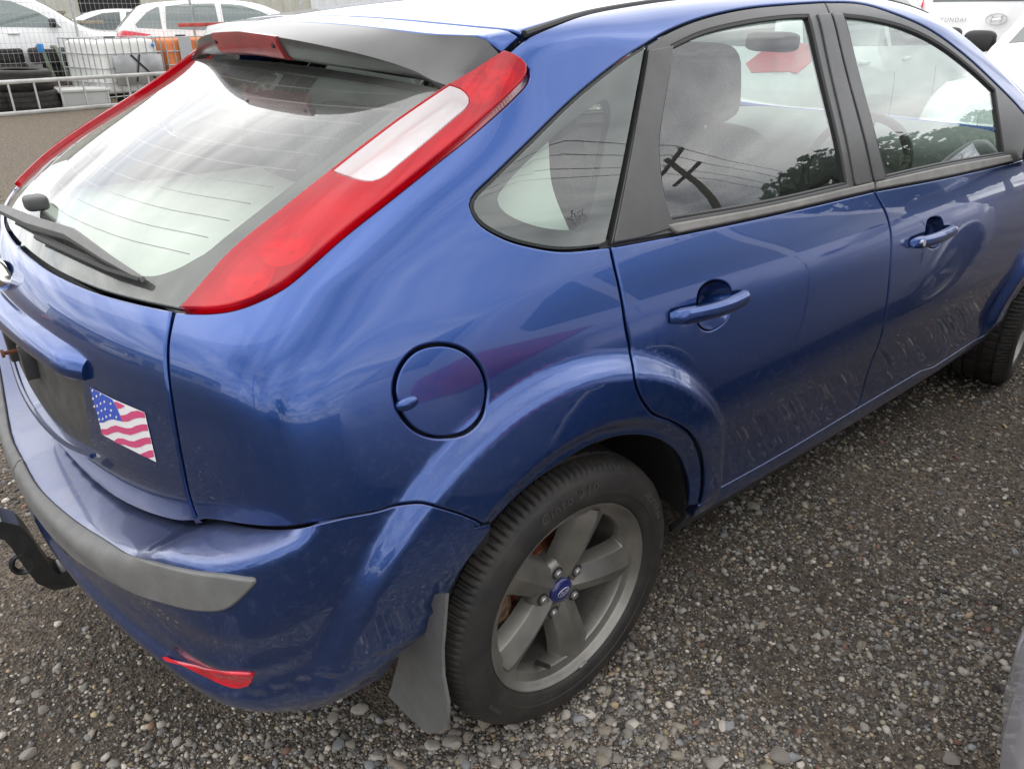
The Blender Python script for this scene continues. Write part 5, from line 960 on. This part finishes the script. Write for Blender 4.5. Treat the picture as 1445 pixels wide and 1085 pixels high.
# cars at the back of the yard
gp = lambda px, d: ground_at(px, d)
def side_on(kind, px, dist, flip, pm, label, turn=0, **k):
    c = gp((px, 20), dist); v = ray(px, 20); a = math.atan2(v[1], v[0])-math.pi/2+math.radians(turn); h = a if not flip else a+math.pi; off = 1.3; return other_car(kind, (c[0]-math.cos(h)*off, c[1]-math.sin(h)*off), h, pm, label, wheels=True, **k)
lightglass = mat('pale_car_glass', (.16,.20,.19), .04, spec=.9, coat=.6)
side_on('hatch', 322, 17.6, False, white, 'white hatchback parked side-on behind the orange caged tank', glassm=lightglass).scale = (1.1,1.1,1.1)
side_on('wagon', 150, 23.5, True, white, 'low white station wagon behind the white caged tank')
side_on('suv', 10, 17.8, False, white, 'tall white off-road car behind the steel tray with the tyres', cat='car', glassm=lightglass)
side_on('hatch', 520, 12.5, True, grey_p, 'grey hatchback beyond the roof of the blue hatchback', turn=-20)
# cars standing behind the photographer, mirrored in the tailgate
other_car('wagon', (-11.5, 8.8), math.radians(150), white, 'white station wagon parked in front of the pale building')
other_car('hatch', (-13.5, 16.5), math.radians(165), dkp, 'dark hatchback parked near the corner of the pale building')
other_car('suv', (-9.5,-9.0), math.radians(120), dkp, 'dark off-road car standing on its own across the yard')
# ---------------------------------------------------------------- things at the back of the yard
galv = mat('galvanised_steel', (.42,.43,.43), .45, .7, noise=(8,.2)); alu = mat('aluminium', (.60,.60,.58), .4, .8, noise=(5,.15)); wood = mat('weathered_wood', (.22,.18,.13), .85, noise=(30,.4))
def frame_at(px, dist, turn=0):
    """ground spot and heading: local x runs to the right across the view, local y away from it"""
    c = gp(px, dist); v = ray(*px); return (c[0], c[1], 0), math.atan2(v[1], v[0])-math.pi/2+math.radians(turn)
# aluminium ladder standing on edge
A = at_plane((-70,171), 2, 0); B = at_plane((262,143), 2, 0); dirn = (B-A)/np.linalg.norm(B-A); Ln = np.linalg.norm(B-A); lad = empty('ladder', tuple(A), math.atan2(dirn[1], dirn[0]), 'long aluminium ladder standing on edge in front of the tyres', 'ladder')
for z in (.03,.47): MB().box((0,-.014,z-.03), (Ln,.014,z+.03), .005).build('rail', alu, lad)
k = 0
while .15+k*.36 < Ln-.1:
    MB().tube([(.15+k*.36,0,.05),(.15+k*.36,0,.45)], .016, 8).build('rung', alu, lad); k += 1
# steel tray with backboard
loc, rz = frame_at((30,120), 17.2); tray = empty('steel_tray', loc, rz, 'dark grey steel tray body with a scuffed backboard behind the tyres', 'tray')
gs = mat('scuffed_grey_steel', (.20,.21,.215), .5, .1, noise=(2.2,.3,(.36,.37,.38)))
MB().box((-2.2,-.6,.30), (1.2,.9,.38), .01).build('deck', gs, tray); MB().box((-2.2,.86,.38), (1.2,.92,1.15), .01).build('backboard', gs, tray); MB().box((-2.25,.80,1.15), (1.25,.98,1.21), .01).build('top_rail', mat('dark_rail', (.05,.05,.05), .6), tray)
for x in (-1.9,.9):
    for y in (-.45,.75): MB().box((x-.05,y-.05,0), (x+.05,y+.05,.30)).build('leg', gs, tray)
MB().box((.28,.835,.60), (.95,.858,1.12), .002).build('pale_patch', mat('pale_paint_patch', (.66,.67,.67), .5, noise=(5,.2)), tray)
# tyres
def loose_tyre(px, dist, z, sc, label, tilt=0, group='old tyres in the yard'):
    c = gp(px, dist); o = bpy.data.objects.new('tyre', tyre_mesh); COL.objects.link(o); o.location = (c[0], c[1], z+.11*sc); o.scale = (sc,)*3; o.rotation_euler = (tilt, 0, random.random()*6); return tag(o, label, 'tyre', group)
S = 1.42
loose_tyre((40,140), 15.0, .0, S, 'worn black tyre at the bottom of the pair behind the ladder'); loose_tyre((37,140), 15.0, .31, S*.98, 'worn black tyre on top of the pair behind the ladder', .03)
loose_tyre((-24,140), 15.0, 0, S, 'black tyre beside the pair of tyres at the ladder')
for px_, d_, z_, l_ in (((10,100), 16.8, .38, 'lower black tyre of the stack on the steel tray'), ((8,100), 16.8, .61, 'upper black tyre of the stack on the steel tray'), ((92,100), 16.9, .38, 'black tyre lying beneath the strapped tyre on the tray'), ((76,100), 16.7, .61, 'black tyre with a green strap lying on the tray')): loose_tyre(px_, d_, z_, 1.06, l_, .02)
# green strap and blue buckle over the tyre
c = gp((74,95), 16.25); st_ = empty('ratchet_strap', (c[0], c[1], 0), rz, 'faded green ratchet strap hanging over a tyre on the tray', 'strap'); gmat = mat('green_webbing', (.16,.20,.14), .9)
for k, xs in enumerate((-.10,.12)): MB().tube([(xs-.05,.30,.87),(xs,.06,.87),(xs+.02,-.02,.80),(xs+.05,-.05,.60),(xs+.10,-.04,.40)], .030, 6).build('webbing', gmat, st_)
MB().box((-.16,-.08,.80), (-.06,-.02,.93), .01).build('buckle', mat('blue_plastic', (.03,.22,.55), .5), st_)
# caged tanks
def tank(px, dist, turn, col, label, panel_side):
    loc, rz = frame_at(px, dist, turn); e = empty('caged_tank', loc, rz, label, 'tank'); W, Dp, H = 1.2, 1.0, 1.02
    MB().blob((0,0,.14+(H-.14)/2), (W/2-.03,Dp/2-.03,(H-.14)/2-.02), (.16,.16), 40, 24).build('tank', col, e); MB().lathe([(.09,0),(.09,.05),(0,.05)], 20, Matrix.Translation((0,0,H-.03))).build('lid', bg_black, e)
    for x in (-.5,0,.5): MB().box((x-.06,-.5,0), (x+.06,.5,.10)).build('pallet_runner', wood, e)
    b = MB(); n = 8
    for z in (.13,.35,.57,.79,H): b.tube([(-W/2,-Dp/2,z),(W/2,-Dp/2,z),(W/2,Dp/2,z),(-W/2,Dp/2,z)], .011, 6, close=True)
    b.build('cage_hoop', galv, e).__setitem__('kind', 'stuff')
    for k in range(n+1):
        x = -W/2+W*k/n
        for y in (-Dp/2-.008, Dp/2+.008): MB().tube([(x,y,.10),(x,y,H+.01)], .010, 6).build('cage_bar', galv, e)
    for k in range(1, 7):
        y = -Dp/2+Dp*k/7
        for x in (-W/2-.008, W/2+.008): MB().tube([(x,y,.10),(x,y,H+.01)], .010, 6).build('cage_bar', galv, e)
    if panel_side:
        MB().box((-.38,-Dp/2-.035,.30), (.56,-Dp/2-.028,.76), .002).build('metal_plate', mat('dull_plate', (.36,.37,.37), .35, .6, noise=(3,.25)), e)
        for xa, xb in ((-.05,.40),(.12,-.02)): MB().tube([(xa,-Dp/2-.05,.77),(xb,-Dp/2-.05,.34)], .012, 6).build('hose', rubber, e)
        MB().blob((.45,-Dp/2-.0,.90), (.025,.02,.03), (.8,.8), 10, 8).build('blue_mark', mat('blue_spray', (.03,.2,.6), .7), e)
    else:
        MB().box((-.36,-Dp/2-.03,.12), (-.12,-Dp/2-.022,H), .002).build('grey_board', mat('grey_board', (.36,.37,.38), .6), e); MB().box((.02,-Dp/2-.03,.35), (.5,-Dp/2-.022,.78), .002).build('metal_plate', alu, e)
    return e
tank((170,130), 15.9, 35, mat('white_tank_plastic', (.80,.80,.76), .5, noise=(3,.06)), 'white plastic tank in a steel cage behind the ladder', True)
tank((268,130), 16.6, 30, mat('orange_tank_plastic', (.70,.22,.07), .5, noise=(3,.2)), 'orange plastic tank in a steel cage beside the white one', False)
# red bar resting on the cages
a_, b_ = gp((252,36), 15.9), gp((386,34), 15.2); za = CAM[2]+ray(252,36)[2]/np.linalg.norm(ray(252,36)[:2])*15.9; zb = CAM[2]+ray(386,33)[2]/np.linalg.norm(ray(386,33)[:2])*15.2
rb = MB().box((0,-.03,-.03), (float(np.hypot(*(b_-a_))),.03,.03), .004).build('red_bar', mat('faded_red_paint', (.45,.06,.05), .5, noise=(9,.3)), None); rb.location = (a_[0], a_[1], za); rb.rotation_euler = (0, -math.atan2(zb-za, float(np.hypot(*(b_-a_)))), math.atan2(b_[1]-a_[1], b_[0]-a_[0])); tag(rb, 'long faded red steel bar lying across the caged tanks', 'bar')
# storage tub
loc, rz2 = frame_at((121,150), 15.1, 8); tub = empty('storage_tub', loc, rz2, 'pale grey plastic storage tub with a lid behind the ladder', 'tub'); tm = mat('pale_grey_plastic', (.50,.51,.49), .55)
b = MB(); b.add([(-.31,-.21,0),(.31,-.21,0),(.31,.21,0),(-.31,.21,0),(-.36,-.25,.26),(.36,-.25,.26),(.36,.25,.26),(-.36,.25,.26)], [(3,2,1,0),(0,1,5,4),(1,2,6,5),(2,3,7,6),(3,0,4,7),(4,5,6,7)]); b.build('tub', tm, tub, smooth=False); MB().box((-.385,-.275,.255), (.385,.275,.30), .012).build('lid', tm, tub)
# wooden posts and boards on the tray edge
for px_, l_ in (((18,22), 'short weathered timber block standing on the tray rail beside the white tank'), ((80,20), 'squat weathered timber block on the tray rail near the fence post')):
    c = gp(px_, 17.95); o = MB().box((-.11,-.09,0), (.11,.09,.20), .008).box((-.15,-.12,.17), (.15,.12,.22), .006).build('timber_block', wood, None); o.location = (c[0], c[1], 1.21); o.rotation_euler.z = rz; tag(o, l_, 'timber')
c0 = gp((45,30), 17.95); o = MB().box((-1.3,-.05,0), (1.2,.05,.06), .005).build('timber_plank', wood, None); o.location = (c0[0], c0[1], 1.211); o.rotation_euler = (0,-.0,rz+.02); tag(o, 'long weathered timber plank along the tray rail', 'timber')
# wire mesh fence panels
def fence(px0, px1, d0, d1, label, h=2.1):
    a, b = gp((px0,40), d0), gp((px1,40), d1); L = float(np.hypot(*(b-a))); e = empty('mesh_fence', (a[0], a[1], 0), math.atan2(b[1]-a[1], b[0]-a[0]), label, 'fence', 'wire mesh fence panels')
    np_ = max(1, round(L/2.4))
    for i in range(np_+1):
        x = L*i/np_; MB().tube([(x,0,0),(x,0,h)], .022, 8).build('post', galv, e)
        MB().box((x-.3,-.12,0), (x+.3,.12,.14), .02).build('foot_block', mat('concrete', (.38,.37,.35), .9, noise=(20,.2)), e)
    for z in (.15,h-.03): MB().tube([(0,0,z),(L,0,z)], .018, 8).build('fence_rail', galv, e)
    m_ = MB()
    for i in range(int(L/.075)): m_.tube([(i*.075,0,.15),(i*.075,0,h-.03)], .0022, 4, cap=False)
    for k in range(int(h/.15)): m_.tube([(0,.003,.2+k*.15),(L,.003,.2+k*.15)], .0022, 4, cap=False)
    m_.build('wire_mesh', galv, e)['kind'] = 'stuff'
fence(-60, 108, 15.8, 16.2, 'wire mesh fence panel in front of the tyre tray')
fence(108, 430, 16.9, 16.4, 'wire mesh fence panel behind the caged tanks')
# corrugated shed
loc, rz3 = frame_at((240,0), 30); shed = empty('corrugated_shed', loc, rz3, 'cream corrugated iron shed along the back of the yard', 'shed'); cream = mat('cream_iron', (.50,.49,.42), .55, .2, noise=(2,.15)); whit = mat('white_iron', (.70,.71,.71), .5, .2, noise=(2,.1))
V = []; n = 20
for i in range(n+1):
    for z in (0,4.2): V.append((i*.9/n, -.018*math.cos(i*math.pi*.5), z))
sm = mesh_data('sheet', V, [(i*2, i*2+2, i*2+3, i*2+1) for i in range(n)]); sm.materials.append(cream)
for k in range(-9, 12):
    if k in (-3,-2): continue
    o = mk('sheet', sm, None, None, shed, loc=(k*.9,0,0)); o.material_slots[0].link = 'OBJECT'; o.material_slots[0].material = whit if k > 4 else cream
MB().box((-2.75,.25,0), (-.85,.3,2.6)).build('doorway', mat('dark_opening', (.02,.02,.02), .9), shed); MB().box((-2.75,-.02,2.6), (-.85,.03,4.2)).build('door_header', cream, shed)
MB().box((-8.3,-.25,4.15), (11,3.0,4.3), .02).build('roof', whit, shed)
# pale building behind the photographer
pb = empty('pale_building', (-19,13.5,0), math.radians(60), 'long pale single-storey building across the yard', 'building'); wl = mat('pale_render_wall', (.72,.72,.70), .8, noise=(3,.06))
MB().box((-9,-.1,0), (9,.1,3.3)).build('wall', wl, pb); MB().box((-9.2,-.9,3.3), (9.2,2.0,3.55), .03).build('roof', mat('grey_roof', (.18,.18,.19), .7), pb)
for x in (-6.4,-3.6,.6,3.4,6.6):
    w_ = MB().box((x-.75,-.13,1.2), (x+.75,-.105,2.4)).build('window', bg_glass, pb); MB().box((x-.82,-.125,1.12), (x+.82,-.104,1.195)).build('sill', whit, w_)
MB().box((-1.7,-.13,0), (-.8,-.105,2.15)).build('door', mat('grey_door', (.2,.21,.22), .6), pb)
# traffic cones by the building
for k, (x, y) in enumerate(((-9.0,13.0),(-10.2,14.3),(-8.2,11.8))):
    e = empty('traffic_cone', (x,y,0), 0, 'orange traffic cone standing in the yard before the pale building', 'cone', 'traffic cones'); MB().lathe([(.15,.03),(.02,.70),(0,.70)], 24).build('cone', mat('cone_orange', (.75,.12,.03), .6), e); MB().box((-.19,-.19,0), (.19,.19,.035), .01).build('base', rubber, e); MB().lathe([(.103,.29),(.067,.46)], 24).build('reflective_band', white, e)
# trees and power poles beyond the silver car, mirrored in the side windows
leaf = mat('dark_foliage', (.045,.065,.03), .7, noise=(2,.4)); bark = mat('bark', (.10,.08,.06), .9)
def tree(x, y, h, r, label, seed, nleaf=5200):
    g = np.random.default_rng(seed); e = empty('tree', (x,y,0), 0, label, 'tree', 'trees beyond the yard'); b = MB(); b.tube([(0,0,0),(.1,0,h*.3),(.0,.1,h*.7)], [.28,.2,.08], 8)
    cl = []
    for k in range(26):
        a = g.uniform(0,6.28); zz = g.uniform(.38,.98); rad = r*(1-abs(zz-.62)*1.25)*g.uniform(.35,1); c = np.array([rad*math.cos(a), rad*math.sin(a), h*zz]); cl.append((c, g.uniform(.45,.95)*r*.42))
        if k < 9: b.tube([(.0,.05,h*(.3+.03*k)), tuple(c*np.array([.5,.5,1])-np.array([0,0,.3])), tuple(c)], [.09,.06,.02], 5)
    b.build('trunk', bark, e); ci = g.integers(0, 26, nleaf); d = g.normal(size=(nleaf,3)); d /= np.linalg.norm(d, axis=1, keepdims=True); C_ = np.array([c for c, _ in cl])[ci]+d*(np.array([s for _, s in cl])[ci]*g.uniform(.4,1,nleaf)**.5)[:,None]*np.array([1,1,.7])
    u = g.normal(size=(nleaf,3)); u /= np.linalg.norm(u, axis=1, keepdims=True); v = np.cross(u, g.normal(size=(nleaf,3))); v /= np.linalg.norm(v, axis=1, keepdims=True); s = g.uniform(.10,.24,nleaf)[:,None]
    Q = np.stack([C_-u*s, C_+v*s*.6, C_+u*s, C_-v*s*.6], 1).reshape(-1,3); mk('crown', Q, [(4*i,4*i+1,4*i+2,4*i+3) for i in range(nleaf)], leaf, e, smooth=False)
tree(22,-11.3,6.9,3.0,'broad dark evergreen tree beyond the silver hatchback',1); tree(26,-10.6,6.0,2.6,'rounded dark tree beside the broad evergreen',2); tree(30.5,-10.2,5.8,2.6,'small dark tree at the end of the tree row',3); tree(36,-10.5,7.6,3.2,'distant dark tree past the end of the row',4); tree(-16,-20,6.5,3.2,'wide dark tree across the yard behind the dark off-road car',5)
wirem = mat('black_wire', (.015,.015,.015), .6)
def pole(x, y, h, rz, label):
    e = empty('power_pole', (x,y,0), rz, label, 'pole', 'timber power poles'); MB().tube([(0,0,0),(0,0,h)], [.17,.11], 10).build('post', bark, e)
    for z in (h-.35,h-1.3): MB().box((-.06,-1.1,z), (.06,1.1,z+.12)).build('crossarm', bark, e)
    for yy in (-1.0,-.4,.4,1.0): MB().lathe([(.05,0),(.06,.1),(.02,.16)], 8, Matrix.Translation((0,yy,h-.23))).build('insulator', whit, e)
pole(15.2,-11.6,9.0,math.radians(20),'timber power pole nearer the silver hatchback'); pole(33,-19,9.0,math.radians(20),'timber power pole past the tree row'); pole(-14,-4,9.0,math.radians(20),'timber power pole behind the photographer near the yard edge')
for yy in (-1.0,-.4,.4,1.0):
    off = np.array([-math.sin(math.radians(20)), math.cos(math.radians(20))])*yy; Pp = []
    for (xa, ya), (xb, yb) in (((-14,-4),(15.2,-11.6)), ((15.2,-11.6),(33,-19))):
        Pp += [(xa+(xb-xa)*t+off[0], ya+(yb-ya)*t+off[1], 8.93-1.6*t*(1-t)) for t in np.linspace(0,1,11)]
    tag(MB().tube(Pp, .014, 5).build('power_line', wirem, None), 'thin black power line strung between the timber power poles', 'wire', 'power lines between the poles')
